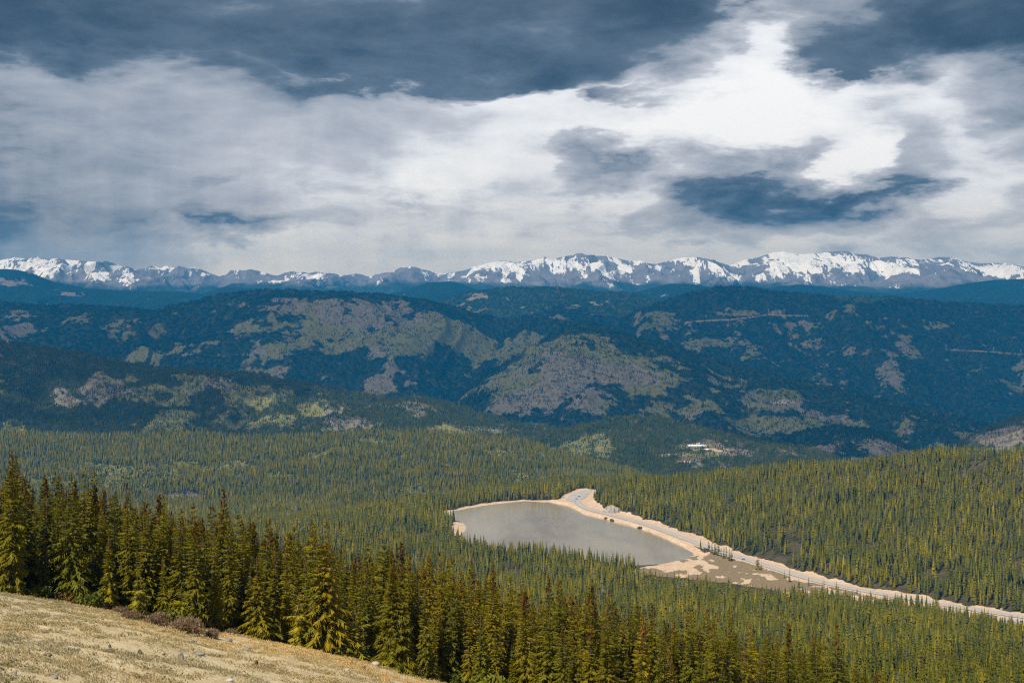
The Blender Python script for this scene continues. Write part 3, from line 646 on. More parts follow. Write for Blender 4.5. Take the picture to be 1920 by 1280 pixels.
# ---- woods on the near terrain
def jitter(y0, y1, s, tmax=.485):
    xs = np.arange(-tmax*y1, tmax*y1, s); ys = np.arange(y0, y1, s)
    X, Y = np.meshgrid(xs, ys); X = X+RNG.uniform(-.46, .46, X.shape)*s; Y = Y+RNG.uniform(-.46, .46, Y.shape)*s
    X, Y = X.ravel(), Y.ravel(); k = (np.abs(X/Y) < tmax); return X[k], Y[k]
ENV_NEAR = np.maximum.accumulate(Zn/Yg, axis=0)
def visible_near(x, y, z, margin=24):
    t = x/y; j = np.clip(((t-TS[0])/(TS[1]-TS[0])+.5).astype(int), 0, NU_-1); i = np.clip(np.searchsorted(YS, y*.985)-1, 0, NT_-1)
    return (z+margin)/y > ENV_NEAR[i, j]
bands = [jitter(120, 300, 2.4), jitter(300, 800, 5.2), jitter(800, 1500, 6.9), jitter(1500, 3430, 7.4)]
wx = np.concatenate([q[0] for q in bands]); wy = np.concatenate([q[1] for q in bands])
wt = wx/wy
keep = wy > edge_y(wt)+1.0+3*fbm(wx/6, wy/6, 2)
wz = ztn(wx, wy)
keep &= ((bil(EXCL, wx, wy) < .5) | ((bil(EXCL, wx, wy-14) < .5) & (bil(EXCL, wx, wy+8) < .5) & (RNG.random(len(wx)) < .12))) & visible_near(wx, wy, wz)
dens = fbm(wx/45, wy/45+70, 4)
keep &= RNG.random(len(wx)) < np.where(wy < 320, .97, sst(.20, .38, dens)*.97)
rockgap = (fbm(wx/60+9, wy/140, 4) > .62) & (wt > .15) & (wy > 1750)          # thin places on the sunlit hillside
keep &= ~(rockgap & (RNG.random(len(wx)) < .55))
wx, wy, wz, wt = wx[keep], wy[keep], wz[keep], wt[keep]
edge_d = wy-edge_y(wt)
wh = (10.2+5.4*fbm(wx/22+3, wy/22, 3))*RNG.uniform(.64, 1.2, len(wx))
wh *= np.where(wy < 330, .62+.42*sst(0, 9, edge_d), 1.0)
wh = np.where(wy > 500, 17.0*RNG.uniform(.55, 1.28, len(wx))+5.0*(fbm(wx/70, wy/70, 3)-.5)*2, wh)

# ---- individual spruces of the forest edge (nearest ones), then the woods behind them
pxb, pyb = pix(wx, wy, wz)
HERO = []      # (x, y) of hand placed trees; scattered ones keep clear of them
def hero(S, px, py, top, label, Y=None, name='spruce_tree', w=1.0, group=None, clear=1.6):
    if Y is None: x, y, z = hit(px, py, 60, 400)
    else: t_, _ = te(px, py); x, y = float(t_*Y), float(Y); z = float(ztn(x, y))
    e = te(px, top)[1]; h = float(e*y-z)
    HERO.append((x, y, clear)); return plant(S, x, y, z, h, random.uniform(0, 6.28), name, label, 'tree', group, w*(1 if S in (YOUNG, BROAD, SLIM) else .82))
G1 = 'spruces of the near forest edge'
hero(YOUNG, 258, 1147, 1066, 'small bright spruce standing apart on the grass beside grey willow shrubs', Y=132, w=1.1, clear=4.5)
hero(BROAD, 738, 1241, 1052, 'broad bright olive spruce at the grass edge, wider than every neighbour', w=1.0, clear=3.4)
hero(SLIM, 812, 1254, 1146, 'short slim spruce just right of the broad bright spruce', w=.9, clear=1.5)
hero(SETS[1], 25, 1108, 848, 'tallest spruce at the far left end of the forest edge', w=1.0)
hero(SETS[4], 368, 1165, 972, 'spruce with a rust brown dying top in the left forest wall', w=1.0)
hero(SETS[2], 482, 1192, 1035, 'dense conical spruce standing forward of the left forest wall', w=1.15, clear=2.2)
hero(SETS[5], 612, 1214, 967, 'taller of the twin spruces that top the middle forest edge', w=1.05)
hero(SETS[2], 596, 1208, 986, 'shorter of the twin spruces that top the middle forest edge', w=1.05)
hero(SETS[4], 752, 1200, 1016, 'brown tipped spruce rising behind the broad bright spruce', Y=172)
hero(SETS[4], 1110, 1300, 1094, 'spruce with the thickest rusty brown cone laden top', Y=160, w=1.15)
hero(SETS[3], 1028, 1300, 1079, 'left one of two tall pointed spruces beside the rusty topped spruce', Y=166)
hero(SETS[0], 1050, 1300, 1086, 'right one of two tall pointed spruces beside the rusty topped spruce', Y=163, w=1.1)
hero(SETS[1], 925, 1285, 1058, 'tall loose spruce with yellowish tips right of the short slim spruce', Y=166, w=1.1)
hero(SETS[3], 1290, 1330, 1133, 'narrow spruce with a brown pointed top in the middle of the lower forest', Y=168)
hero(SETS[0], 1325, 1330, 1140, 'bushy spruce with two brown tips in the lower forest', Y=166, w=1.15)
hero(SETS[5], 1406, 1340, 1158, 'dark spruce rising above the lower forest right of the two brown tips', Y=172)
hero(SETS[4], 1478, 1350, 1168, 'narrow rusty spruce toward the right of the lower forest', Y=176)
hero(SETS[0], 1568, 1360, 1169, 'last tall pointed spruce at the right end of the lower forest', Y=180, w=1.1)
hero(SETS[3], 1195, 1310, 1128, 'thin spruce with dark brown tip right of the rusty topped spruce', Y=170)
hero(SETS[2], 130, 1122, 884, 'tall full spruce second from the left end of the forest edge', w=1.0)
hero(SETS[0], 205, 1132, 1000, 'mid sized spruce with long drooping boughs behind the orange brown shrub', w=1.05)
hero(YOUNG, 40, 1106, 1075, 'low young spruce at the very left end of the grass edge', w=1.0)
hero(YOUNG, 287, 1173, 1163, 'tiny spruce seedling alone in the grass below the grey willow shrubs', clear=.8)
hero(YOUNG, 371, 1182, 1160, 'small spruce seedling growing through the large grey willow shrub', clear=.8)
hero(YOUNG, 381, 1190, 1174, 'tiny seedling at the right end of the large grey willow shrub', clear=.8)
hero(YOUNG, 340, 1164, 1095, 'young spruce with ochre tips behind the large grey willow shrub', w=1.1)
hero(YOUNG, 560, 1205, 1110, 'young spruce at the foot of the twin spruces', w=1.1)
hero(YOUNG, 665, 1230, 1130, 'young full spruce just left of the broad bright spruce', w=1.1)
ok = np.ones(len(wx), bool)
for hx, hy, r in HERO: ok &= (wx-hx)**2+((wy-hy)*.8)**2 > r*r
inframe = (pxb > -60) & (pxb < 1980)
ypix = pix(wx, wy, wz+wh)[1]
inframe &= ypix < 1275
rank = np.where(ok & inframe & (wy < 320), edge_d*.6+(wy-120)*.5-wh*1.5, 1e9)
near_ix = np.argsort(rank)[:262]; near_ix = near_ix[rank[near_ix] < 1e8]
isnear = np.zeros(len(wx), bool); isnear[near_ix] = True
ZONES = [(250, 'tall dark spruce crowded into the forest wall behind the orange brown shrub'), (480, 'tall dark spruce crowded into the forest wall behind grey willow shrubs'),
         (700, 'tall dark spruce crowded around the twin spruces'), (1000, 'olive spruce in the crowd right of the broad bright spruce'),
         (1260, 'olive spruce in the crowd around the rusty topped spruce'), (1480, 'olive spruce crowded left of the narrow rusty spruce'), (9999, 'olive spruce crowded at the right end of the near forest')]
BROWN = {1: ', browned top', 3: ', flecked top', 4: ', rusty top'}
for i in near_ix:
    k = int(RNG.choice(9, p=[.14, .12, .13, .10, .07, .11, .11, .11, .11])); lab = next(l for p, l in ZONES if pxb[i] < p)
    if wh[i] < 7.5: lab = 'shorter '+lab.replace('tall ', '')
    plant(SETS[k], wx[i], wy[i], wz[i], wh[i], RNG.uniform(0, 6.28), 'spruce_tree', lab+BROWN.get(k, ''), 'tree', G1, RNG.uniform(.62, .95))
rest = ok & ~isnear
def zone_inst(sel, coll, n, label, k=1.0):
    c = int(sel.sum())
    if not c: return
    s = wh[sel]/12*k; wv = RNG.uniform(.8, 1.3, c)*(.95 if coll is not C_HI else .78)
    instancer('forest', np.c_[wx, wy, wz-.2][sel], RNG.integers(0, n, c), RNG.uniform(0, 6.28, c), np.c_[s*wv, s*wv, s], coll, label)
upper = (pxb > 1085) & (pyb < np.interp(pxb, FOOTX, FOOTY)+8) & (wy > 1550)
back = ~upper & (wy > 2330)
zone_inst(rest & (wy < 420), C_HI, 9, 'dense olive spruce wood right behind the first trees of the slope')
zone_inst(rest & (wy >= 420) & (wy < 1050), C_MID, 5, 'dense conifer wood on the slope below, above the bottom edge', 1.15)
zone_inst(rest & (wy >= 1050) & ~upper & ~back, C_LOW, 5, 'dense conifer wood between the slope and the near lake shore', 1.08)
zone_inst(rest & upper, C_LOW, 5, 'sunlit conifer wood covering the hillside above the road', 1.14)
zone_inst(rest & back, C_LOW, 5, 'conifer wood on the far side of the lake', 1.2)

# ---- woods on the ridges
def env_update(env, R):
    e = (R['z']/R['Y']).max(0); return np.maximum(env, np.interp(TS, R['ts'], e, left=-9, right=-9))
env = ENV_NEAR[-1].copy()
def scatter(R, spacing, coll, nvar, label, big=False, lone=0.02, asp=0.0):
    ts, Y, z, clr, grn = R['ts'], R['Y'], R['z'], R['clr'], R['grn']; nr, nc = Y.shape
    tmax = .455; j0 = np.searchsorted(ts, -tmax); j1 = np.searchsorted(ts, tmax)
    vmax = R['nv']+2
    Lm = (Y[R['nv']-1]-Y[0]); area = float(np.mean(Lm[j0:j1]*Y[R['nv']//2, j0:j1]))*(ts[min(j1, nc-1)]-ts[j0])
    n = int(area/spacing**2*1.15)
    j = RNG.uniform(j0, j1-1.01, n); i = RNG.uniform(0, vmax-1.01, n)
    ji, ii = j.astype(int), i.astype(int); fj, fi = j-ji, i-ii
    B = lambda A: (A[ii, ji]*(1-fj)+A[ii, ji+1]*fj)*(1-fi)+(A[ii+1, ji]*(1-fj)+A[ii+1, ji+1]*fj)*fi
    t_ = ts[ji]+(ts[1]-ts[0])*fj; y = B(Y); zz = B(z); c = B(clr); g = B(grn); x = t_*y
    vis = (zz+30)/y > np.interp(t_, TS, env)-.0005
    # local slope, uphill direction
    dz_di = z[np.minimum(ii+1, nr-1), ji]-z[ii, ji]; dy_di = Y[np.minimum(ii+1, nr-1), ji]-Y[ii, ji]
    sy = dz_di/dy_di; sx = (z[ii, ji+1]-z[ii, ji]-sy*(Y[ii, ji+1]-Y[ii, ji]))/((ts[1]-ts[0])*y)
    sl_ = np.hypot(sx, sy); az = np.arctan2(sy, sx); si = np.clip(np.round(sl_/.18).astype(int), 0, 3)
    fine = fbm(x/38+R['nv'], y/38, 3)
    forest = vis & (c+(fine-.5)*1.0+RNG.uniform(-.30, .30, n) < .45)
    w = RNG.uniform(.8, 1.2, n)
    pick = RNG.integers(0, 5, n) if coll is C_LOW else si*3+RNG.integers(0, 3, n)
    if coll is C_LOW: w = RNG.uniform(1.0, 1.75, n)
    instancer('forest', np.c_[x, y, zz][forest], pick[forest], az[forest], np.c_[w, w, w*RNG.uniform(.8, 1.2, n)][forest], coll, 'dark conifer woods on the '+label)
    op = vis & ~forest
    m_ = op & (RNG.random(n) < lone)
    q = np.repeat(np.nonzero(m_)[0], 3); w = RNG.uniform(.7, 1.25, len(q))
    if len(q):
        o = RNG.normal(0, 16, (len(q), 2)); w = w*(1+.25*(y[q] > 8000))
        o[::3] = 0
        instancer('forest', np.c_[x[q]+o[:, 0], y[q]+o[:, 1], zz[q]+sx[q]*o[:, 0]+sy[q]*o[:, 1]], RNG.integers(0, 6, len(q)), RNG.uniform(0, 6.28, len(q)), np.c_[w, w, w], C_P1, 'scattered conifers over the clearings of the '+label)
    if asp:
        a_ = op & (RNG.random(n) < asp)
        for sel, cc, lab in ((a_ & (g+(fine-.5) > .5), C_AL, 'pale green leafing aspens on the '), (a_ & (g+(fine-.5) <= .5), C_AB, 'bare grey aspens on the ')):
            if sel.sum() > 5:
                w = RNG.uniform(.8, 1.2, n)
                instancer('forest', np.c_[x, y, zz][sel], si[sel], az[sel], np.c_[w, w, w][sel], cc, lab+label)
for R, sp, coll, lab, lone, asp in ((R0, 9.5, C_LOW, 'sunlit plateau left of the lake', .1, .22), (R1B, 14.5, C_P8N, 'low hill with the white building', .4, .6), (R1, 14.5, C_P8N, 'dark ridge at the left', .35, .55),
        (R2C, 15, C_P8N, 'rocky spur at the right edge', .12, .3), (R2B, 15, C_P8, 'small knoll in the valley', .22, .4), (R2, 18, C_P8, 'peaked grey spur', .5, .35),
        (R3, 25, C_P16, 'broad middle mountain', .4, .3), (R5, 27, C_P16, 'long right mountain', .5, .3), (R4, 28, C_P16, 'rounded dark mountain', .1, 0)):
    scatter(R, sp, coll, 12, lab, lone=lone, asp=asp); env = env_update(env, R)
# ------------------------------------------------------------------ foreground: grass, rocks, shrubs
rs = np.random.default_rng(3)
M_GRASS = foliage_mat('dry_grass', [(0, (.66, .52, .30)), (.45, (.80, .68, .45)), (.85, (.62, .48, .26)), (.95, (.50, .42, .20)), (1, (.36, .33, .12))], trans=.45)
M_BUSH = foliage_mat('willow_twigs', [(0, (.25, .18, .125)), (1, (.33, .25, .18))], trans=.3)
M_OBUSH = foliage_mat('orange_twigs', [(0, (.20, .11, .035)), (1, (.24, .14, .05))])
M_KRUMM = foliage_mat('low_needles', [(0, (.105, .125, .014)), (1, (.15, .155, .018))])
def tuft(seed, n, rad, hgt):
    r = np.random.default_rng(seed); mb = MB()
    for k in range(n):
        q = rad*math.sqrt(r.random()); a = r.uniform(0, 6.28); x, y = q*math.cos(a), q*math.sin(a)
        for j in range(7):
            b_ = r.uniform(0, 6.28); h = hgt*r.uniform(.45, 1.1); w = .012+.02*r.random(); l = h*r.uniform(.3, 1.1)
            mb.tri((x-w*math.sin(b_), y+w*math.cos(b_), -.03), (x+w*math.sin(b_), y-w*math.cos(b_), -.03), (x+l*math.cos(b_), y+l*math.sin(b_), h))
    return mb.mesh('grass_tuft', M_GRASS)
C_GRASS = proto_collection('grass_clump', [tuft(200+k, 16, .55, (.06, .09, .07, .13, .05)[k]) for k in range(5)])
gx = rs.uniform(-.49, .12, 100000); gy = np.sqrt(rs.uniform(46**2, 160**2, 100000)); gX = gx*gy
gk = (gy < edge_y(gx)+2) & (rs.random(100000) < .04+.34*sst(.47, .62, fbm(gX/3.2, gy/3.2, 3)))
gX, gy = gX[gk], gy[gk]; gz = ztn(gX, gy); n = len(gX); w = rs.uniform(.6, 1.5, n)
instancer('grass', np.c_[gX, gy, gz], rs.integers(0, 5, n), rs.uniform(0, 6.28, n), np.c_[w, w, w], C_GRASS, 'dry straw grass covering the slope in the lower left corner', 'grass')

def rock_mat(name, c): return plain(name, c, .85, .25, .35, 5.0)
MR = {'grey': rock_mat('grey_rock', (.20, .20, .205)), 'brown': rock_mat('brown_rock', (.12, .085, .05)), 'pale': rock_mat('pale_rock', (.38, .36, .33)), 'tan': rock_mat('tan_rock', (.40, .33, .26))}
def rock_mesh(seed, mat, sx, sy, sz, n=22, spike=0.0):
    r = np.random.default_rng(seed); th = np.linspace(0, math.pi, n//2+1); ph = np.linspace(0, 2*math.pi, n, endpoint=False)
    A, B = np.meshgrid(th, ph, indexing='ij'); d = np.stack([np.sin(A)*np.cos(B), np.sin(A)*np.sin(B), np.cos(A)], -1)
    q = np.ones(A.shape)
    for k in range(9):                         # broken flat faces
        nrm = r.normal(0, 1, 3); nrm /= np.linalg.norm(nrm); dd = d@nrm; lim = r.uniform(.62, .9); q = np.minimum(q, np.where(dd > .2, lim/np.maximum(dd, .2), 9))
    q = q*(1+.10*(fbm(A*3+seed, np.cos(B)*2+np.sin(B)*3, 3)-.5)); V = d*q[..., None]*np.array((sx, sy, sz))
    V[..., :2] *= (1-spike*np.clip(V[..., 2:]/sz, 0, 1)*.6)
    i = np.arange(A.size).reshape(A.shape); i = np.c_[i, i[:, :1]]
    F = np.stack([i[:-1, :-1], i[1:, :-1], i[1:, 1:], i[:-1, 1:]], -1).reshape(-1, 4)
    return mesh_from('rock', V.reshape(-1, 3), F, mat, False)
def rock(px, py, w, h, mat, label, seed, group='stones on the dry grass slope', name='rock', spike=0., sink=.3):
    x, y, z = hit(px, py, 40, 400); s = y/FOC
    o = add(name, rock_mesh(seed, MR[mat], w*s/2, w*s/2*.8, h*s/(2-2*sink)), loc=(x, y, z+h*s*.5/(1-sink)*(1-2*sink)))
    o.rotation_euler = (0, 0, rs.uniform(-.5, .5)); return tag(o, label, 'rock', group)
for k, q in enumerate([
 (340,1236,13,17,'grey','upright blue grey wedge of rock standing in the dry grass',.7),(262,1225,15,10,'brown','dark brown lumpy stone left of the upright grey wedge',0),(307,1228,7,6,'brown','small dark stone just left of the upright grey wedge',0),
 (273,1254,12,8,'brown','brown stone below the dark brown lumpy stone',0),(27,1265,15,9,'grey','pale grey stone in the lower left corner',0),(104,1272,17,9,'grey','flat dark grey stone near the bottom edge at the left',0),
 (206,1214,8,9,'brown','small brown stone left of the dark brown lumpy stone',0),(33,1219,10,5,'brown','low brown stone at the far left of the grass',0),(90,1230,18,8,'brown','broad weathered stone at the left above the flat dark grey one',0),
 (705,1248,22,12,'tan','rounded tan boulder at the grass edge below the broad bright spruce',0),(815,1273,20,11,'tan','rounded boulder at the grass edge near its lower right end',0),(650,1256,13,5,'pale','white flat stone lying in the grass left of the tan boulder',0),
 (680,1254,20,7,'brown','dark flat stone just right of the white flat stone',0),(755,1260,18,6,'grey','grey slab below the short slim spruce',0),(505,1251,24,8,'brown','low brown slab in the middle of the grass near the bottom edge',0),
 (480,1245,12,10,'brown','brown lump beside the low brown slab',0),(407,1215,20,5,'grey','thin pale slab right of the upright grey wedge',0),(462,1219,22,8,'grey','grey slab farther right of the thin pale slab',0),
 (375,1228,24,8,'grey','wide flat grey slab just right of the upright grey wedge',0),(362,1206,18,8,'grey','grey stone above the wide flat slab',0),(168,1137,14,6,'grey','grey stone at the grass edge below the orange brown shrub',0),(428,1202,20,7,'grey','grey stone below the right end of the large willow shrub',0),
 (430,1276,22,7,'pale','whitish stone at the bottom edge of the grass',0)]):
    rock(q[0], q[1], q[2]*.85, q[3]*.85, q[4], q[5], 300+k, spike=q[6])

def shrub_mesh(seed, mat, w, h, n, twig=True):
    r = np.random.default_rng(seed); mb = MB()
    for k in range(n):
        bx, by = r.normal(0, .28*w, 2); a = r.uniform(0, 6.28); tl = r.uniform(.1, .9); H = h*r.uniform(.55, 1.05)*(1-.5*min(1, (bx/(.8*w))**2))
        ex, ey = bx+math.cos(a)*tl*H*.7, by+math.sin(a)*tl*H*.7; t_ = .018 if twig else .05
        mb.tri((bx-t_, by, -.05), (bx+t_, by+t_, -.05), (ex, ey, H))
        for j in range(4):
            s = r.uniform(.4, .95); cx, cy, cz = bx+(ex-bx)*s, by+(ey-by)*s, H*s; d = r.normal(0, 1, 3); d[2] = abs(d[2])+.4; d *= .28*h/np.linalg.norm(d); p = r.normal(0, 1, 3)*(.03 if twig else .10)*h
            mb.tri((cx-p[0], cy-p[1], cz-p[2]), (cx+p[0], cy+p[1], cz+p[2]), (cx+d[0], cy+d[1], cz+d[2]))
    return mb.mesh('shrub', mat)
def shrub(px, py, w, h, mat, label, seed, n=500, group='low shrubs along the grass edge', name='shrub', twig=True):
    x, y, z = hit(px, py, 60, 400); s = y/FOC
    return tag(add(name, shrub_mesh(seed, mat, w*s*.62, h*s*1.05, n, twig), loc=(x, y, z)), label, 'shrub', group)
for k, q in enumerate([
 (125,1128,62,24,M_OBUSH,'wide orange brown willow shrub at the left end of the forest edge',900),(95,1120,26,14,M_BUSH,'low grey shrub left of the orange brown shrub',400),(225,1150,40,12,M_BUSH,'low dark grey shrub left of the small bright spruce',400),(190,1139,26,9,M_BUSH,'thin low shrub between the orange brown shrub and the small bright spruce',300),
 (246,1160,44,14,M_BUSH,'grey shrub at the foot of the small bright spruce',500),(295,1172,50,20,M_BUSH,'mauve grey willow shrub just right of the small bright spruce',800),(306,1150,40,18,M_BUSH,'grey shrub behind the mauve grey willow shrub',500),
 (350,1186,62,26,M_BUSH,'largest mauve grey willow shrub with seedlings in it',1000),(398,1196,26,16,M_BUSH,'small grey shrub at the right end of the largest willow shrub',400),(432,1188,36,10,M_BUSH,'thin grey shrub along the forest foot right of the willow shrubs',300),
 (785,1257,26,14,M_BUSH,'grey brown shrub under the right side of the broad bright spruce',400)]):
    shrub(q[0], q[1], q[2], q[3], q[4], q[5], 400+k, q[6])
for k, q in enumerate([(75,1118,40,22,'yellow green low conifer mat left of the orange brown shrub'),(170,1140,50,24,'green low conifer mat right of the orange brown shrub'),(320,1172,40,26,'ochre low conifer mat between the willow shrubs'),(640,1228,70,22,'bright green low conifer mat left of the tan boulder'),(590,1216,50,20,'green conifer mat under the twin spruces'),
 (730,1248,80,18,'bright green skirt of low conifers under the broad bright spruce'),(860,1278,70,26,'bright green low conifer mat at the bottom end of the grass edge'),(920,1290,60,36,'green low conifer mat below the tall loose spruce'),(20,1104,40,18,'low conifer mat at the far left end of the grass edge')]):
    shrub(q[0], q[1], q[2], q[3], M_KRUMM, q[4], 450+k, 420, 'low conifer mats along the grass edge', 'low_conifer', False)

# ------------------------------------------------------------------ by the road: lone conifers, cars, signs, outcrop
WOODS = []
for k in range(4):
    r_ = np.random.default_rng(70+k); V, F = spruce_crown(r_, 12, (1.7, 2.0, 1.5, 2.3)[k], 20, 7, 2, True, .05, .8); mb = MB(); mb.tube((0, 0, -1), (0, 0, 10), .16, .04, 6)
    WOODS.append(dict(crown=mesh_from('crown', V, F, M_WOOD), trunk=mb.mesh('trunk', M_BARK), H=12))
def road_tree(px, py, top, label, w=1.0, group='conifers standing apart beside the road'):
    x, y, z = hit(px, py, 900, 3000); h = float(te(px, top)[1]*y-z)
    plant(WOODS[int(rs.integers(0, 4))], x, y, z, h, rs.uniform(0, 6.28), 'conifer_tree', label, 'tree', group, w)
cl = 'dark conifer in the tight clump between the lake end and the road'
for px, py, top in ((1329,1033,1009),(1335,1036,1014),(1341,1039,1012),(1346,1041,1017),(1352,1043,1021),(1357,1046,1019),(1362,1046,1017),(1348,1034,1012),(1368,1050,1021),(1372,1051,1029)):
    road_tree(px, py, top, cl, group='clump of conifers at the lake end')
road_tree(1421, 1067, 1032, 'tall lone conifer standing beside the road', 1.15); road_tree(1428, 1068, 1055, 'small conifer at the foot of the tall lone one by the road')
for px, py, top, l in ((1471,1083,1066,'conifer below the road, left one of a ragged pair'),(1480,1090,1062,'tallest of the conifers just below the road right of the sand flat'),(1498,1102,1082,'conifer below the road right of the tallest roadside one'),(1516,1098,1078,'slim conifer against the road below its straight middle stretch'),
                       (1545,1104,1083,'slender conifer overlapping the pale road'),(1568,1108,1086,'dark pointed conifer overlapping the pale road farther right'),(1607,1112,1100,'small round topped conifer on the lower edge of the road')):
    road_tree(px, py, top, l)

def outcrop_mesh(seed, mat, rx, ry, rz):
    g = np.linspace(-1.15, 1.15, 44); A, B = np.meshgrid(g, g); d = np.sqrt(A*A+B*B)
    h = rz*(1.05*np.sqrt(np.clip(1-d**2*.8, 0, 1))-.12+(ridged(A*2.2+seed, B*2.2, 4)-.6)*.9); h = np.where(d < 1.1, np.round(h/1.6)*1.6*.6+h*.4, -4)
    return mesh_from('rock_outcrop', np.stack([A*rx, B*ry, h], -1).reshape(-1, 3), grid_faces(44, 44), mat)
M_GLASS = plain('car_glass', (.02, .025, .03), .1, .6, .1); M_TYRE = plain('tyre', (.02, .02, .02), .9, .1, .1)
def car(px, py, ang, col, label, z=ROAD_Z+.02):
    x, y = on_plane(px, py, z)
    x, y = float(x), float(y)
    root = empty('parked_car' if 'parked' in label else 'car', (x, y, z), ang)
    mp = plain('car_paint', col, .35, .5, .05)
    mb = MB(); mb.box(-2.2, 2.2, -.9, .9, .35, .95, .97); mb.box(-1.7, 1.1, -.82, .82, 1.0, 1.52, .84)
    body = bpy.data.objects.new('body', mb.mesh('body', mp)); COL.objects.link(body); body.parent = root
    g = MB(); g.box(-1.74, 1.14, -.84, .84, 1.0, 1.42, .86); o = bpy.data.objects.new('window', g.mesh('window', M_GLASS)); COL.objects.link(o); o.parent = root
    for sx in (-1.35, 1.35):
        for sy in (-.86, .86):
            w = MB(); w.tube((sx, sy-.1, .34), (sx, sy+.1, .34), .34, .34, 12); o = bpy.data.objects.new('wheel', w.mesh('wheel', M_TYRE)); COL.objects.link(o); o.parent = root
    tag(root, label, 'car', 'cars on and beside the lake road')
car(1394, 1048.5, -.62, (.12, .16, .24), 'dark blue grey car driving on the road past the sand flat')
car(1078, 940, .3, (.55, .62, .70), 'pale silver car parked nearest the lake at the road bend'); car(1081, 935.5, .3, (.10, .2, .42), 'blue car parked behind the pale silver one at the road bend')
car(1086, 931, .3, (.03, .05, .14), 'dark navy car parked farthest back at the road bend', ROAD_Z+.02); car(1098.5, 925.5, .5, (.75, .75, .74), 'white car parked beside the trees where the road leaves the lake')
car(1916, 1165.5, .8, (.03, .035, .05), 'black car parked on the paved ground at the right edge'); car(1906, 1188, .8, (.07, .03, .03), 'dark red car parked lowest on the paved ground at the right edge')
M_POST = plain('sign_post', (.25, .24, .22), .7); M_SIGNB = plain('blue_white_sign', (.55, .66, .82), .5); M_SIGNY = plain('yellow_sign', (.75, .55, .03), .5)
def road_sign(px, py, mat, w, h, up_, label):
    x, y, z = hit(px, py, 1200, 2900); root = empty('road_sign', (x, y, z-.2))
    for sx in ((-w*.32, w*.32) if w > 1.5 else (0,)):
        p = MB(); p.tube((sx, 0, 0), (sx, 0, up_+h), .07, .07, 6); o = bpy.data.objects.new('post', p.mesh('post', M_POST)); COL.objects.link(o); o.parent = root
    f = MB()
    if mat is M_SIGNY:
        k = 0; q = [(0, -.12, up_), (w/2, -.12, up_+h/2), (0, -.12, up_+h), (-w/2, -.12, up_+h/2)]; f.quad(*q); f.quad(*[(a, -.09, c) for a, b_, c in q[::-1]])
    else: f.box(-w/2, w/2, -.13, -.09, up_, up_+h)
    o = bpy.data.objects.new('panel', f.mesh('panel', mat)); COL.objects.link(o); o.parent = root
    tag(root, label, 'sign')
road_sign(1878, 1144, M_SIGNB, 2.4, 1.7, 1.0, 'pale blue and white sign on posts above the road at the right')
road_sign(1229, 983, M_SIGNY, 1.7, 1.7, 1.3, 'yellow diamond warning sign beside the lake road')
MR['outcrop'] = plain('outcrop_rock', (.30, .265, .22), .9, .2, .5, .35)
x, y, z = hit(1150, 962, 1500, 3200); s = y/FOC
y += 12
oc = add('rock_outcrop', outcrop_mesh(341, MR['outcrop'], 15, 11, 11), loc=(float(te(1147, 950)[0]*y), y, float(ztn(te(1147, 950)[0]*y, y))-1)); tag(oc, 'grey tan granite outcrop above the road bend, among the first trees', 'rock outcrop')
for k, (px, py, w_, h_, l) in enumerate([(1136,975,7,3.5,'brown shrub on the lakeside road bank nearest the outcrop'),(1147,979,9,4,'wider brown shrub on the road bank right of the nearest one'),(1200,993,11,4,'brown shrub alone on the middle of the lakeside road bank'),(1322,1036,12,6,'brown bush on the bank beside the conifer clump')]):
    x, y, z = hit(px, py-2, 1500, 3000); s_ = y/FOC
    tag(add('shrub', shrub_mesh(480+k, M_BUSH, w_*s_*.6, h_*s_*1.1, 260, False), loc=(x, y, z)), l, 'shrub', 'brown shrubs on the lake bank')

# ------------------------------------------------------------------ far buildings and power line towers
def ridge_hit(R, px, py):
    t_, e = te(px, py); j = int(round((t_-R['ts'][0])/(R['ts'][1]-R['ts'][0]))); d = e*R['Y'][:, j]-R['z'][:, j]; k = int(np.argmax(d < 0)); return float(t_*R['Y'][k, j]), float(R['Y'][k, j]), float(R['z'][k, j])
M_WHITE = plain('white_wall', (.72, .74, .76), .6, .3, .05); M_ROOFW = plain('white_metal_roof', (.80, .82, .85), .4, .4, .05); M_DARKW = plain('dark_window', (.05, .06, .08), .3)
def building(R, px, py, L, Wd, H, ang, label, roofmat=None, gable=3.0, nwin=6, name='building'):
    x, y, z = ridge_hit(R, px, py); root = empty(name, (x, y, z-1.0), ang)
    b_ = MB(); b_.box(-L/2, L/2, -Wd/2, Wd/2, 0, H+1); o = bpy.data.objects.new('wall', b_.mesh('wall', M_WHITE)); COL.objects.link(o); o.parent = root
    r = MB(); e = 1.0; zz = H+1.02; a = [(-L/2-e, -Wd/2-e, zz), (L/2+e, -Wd/2-e, zz), (L/2+e, Wd/2+e, zz), (-L/2-e, Wd/2+e, zz), (-L/2-e, 0, zz+gable), (L/2+e, 0, zz+gable)]
    r.quad(a[0], a[1], a[5], a[4]); r.quad(a[2], a[3], a[4], a[5]); r.tri(a[0], a[4], a[3]); r.tri(a[1], a[2], a[5]); r.quad(a[3], a[2], a[1], a[0])
    o = bpy.data.objects.new('roof', r.mesh('roof', roofmat or M_ROOFW)); COL.objects.link(o); o.parent = root
    for k in range(nwin):
        w = MB(); cx = -L/2+L*(k+.5)/nwin; w.box(cx-L/nwin*.28, cx+L/nwin*.28, -Wd/2-.06, -Wd/2-.01, 2.2, min(H, 4.4)); o = bpy.data.objects.new('window', w.mesh('window', M_DARKW)); COL.objects.link(o); o.parent = root
    return tag(root, label, 'building')
building(R1B, 1304, 838.5, 52, 22, 6, .12, 'long white roofed building in the clearing on the low wooded hill', nwin=8)
building(R1B, 1319, 838.5, 16, 12, 4, .12, 'small white annex at the right end of the long white roofed building', nwin=3)
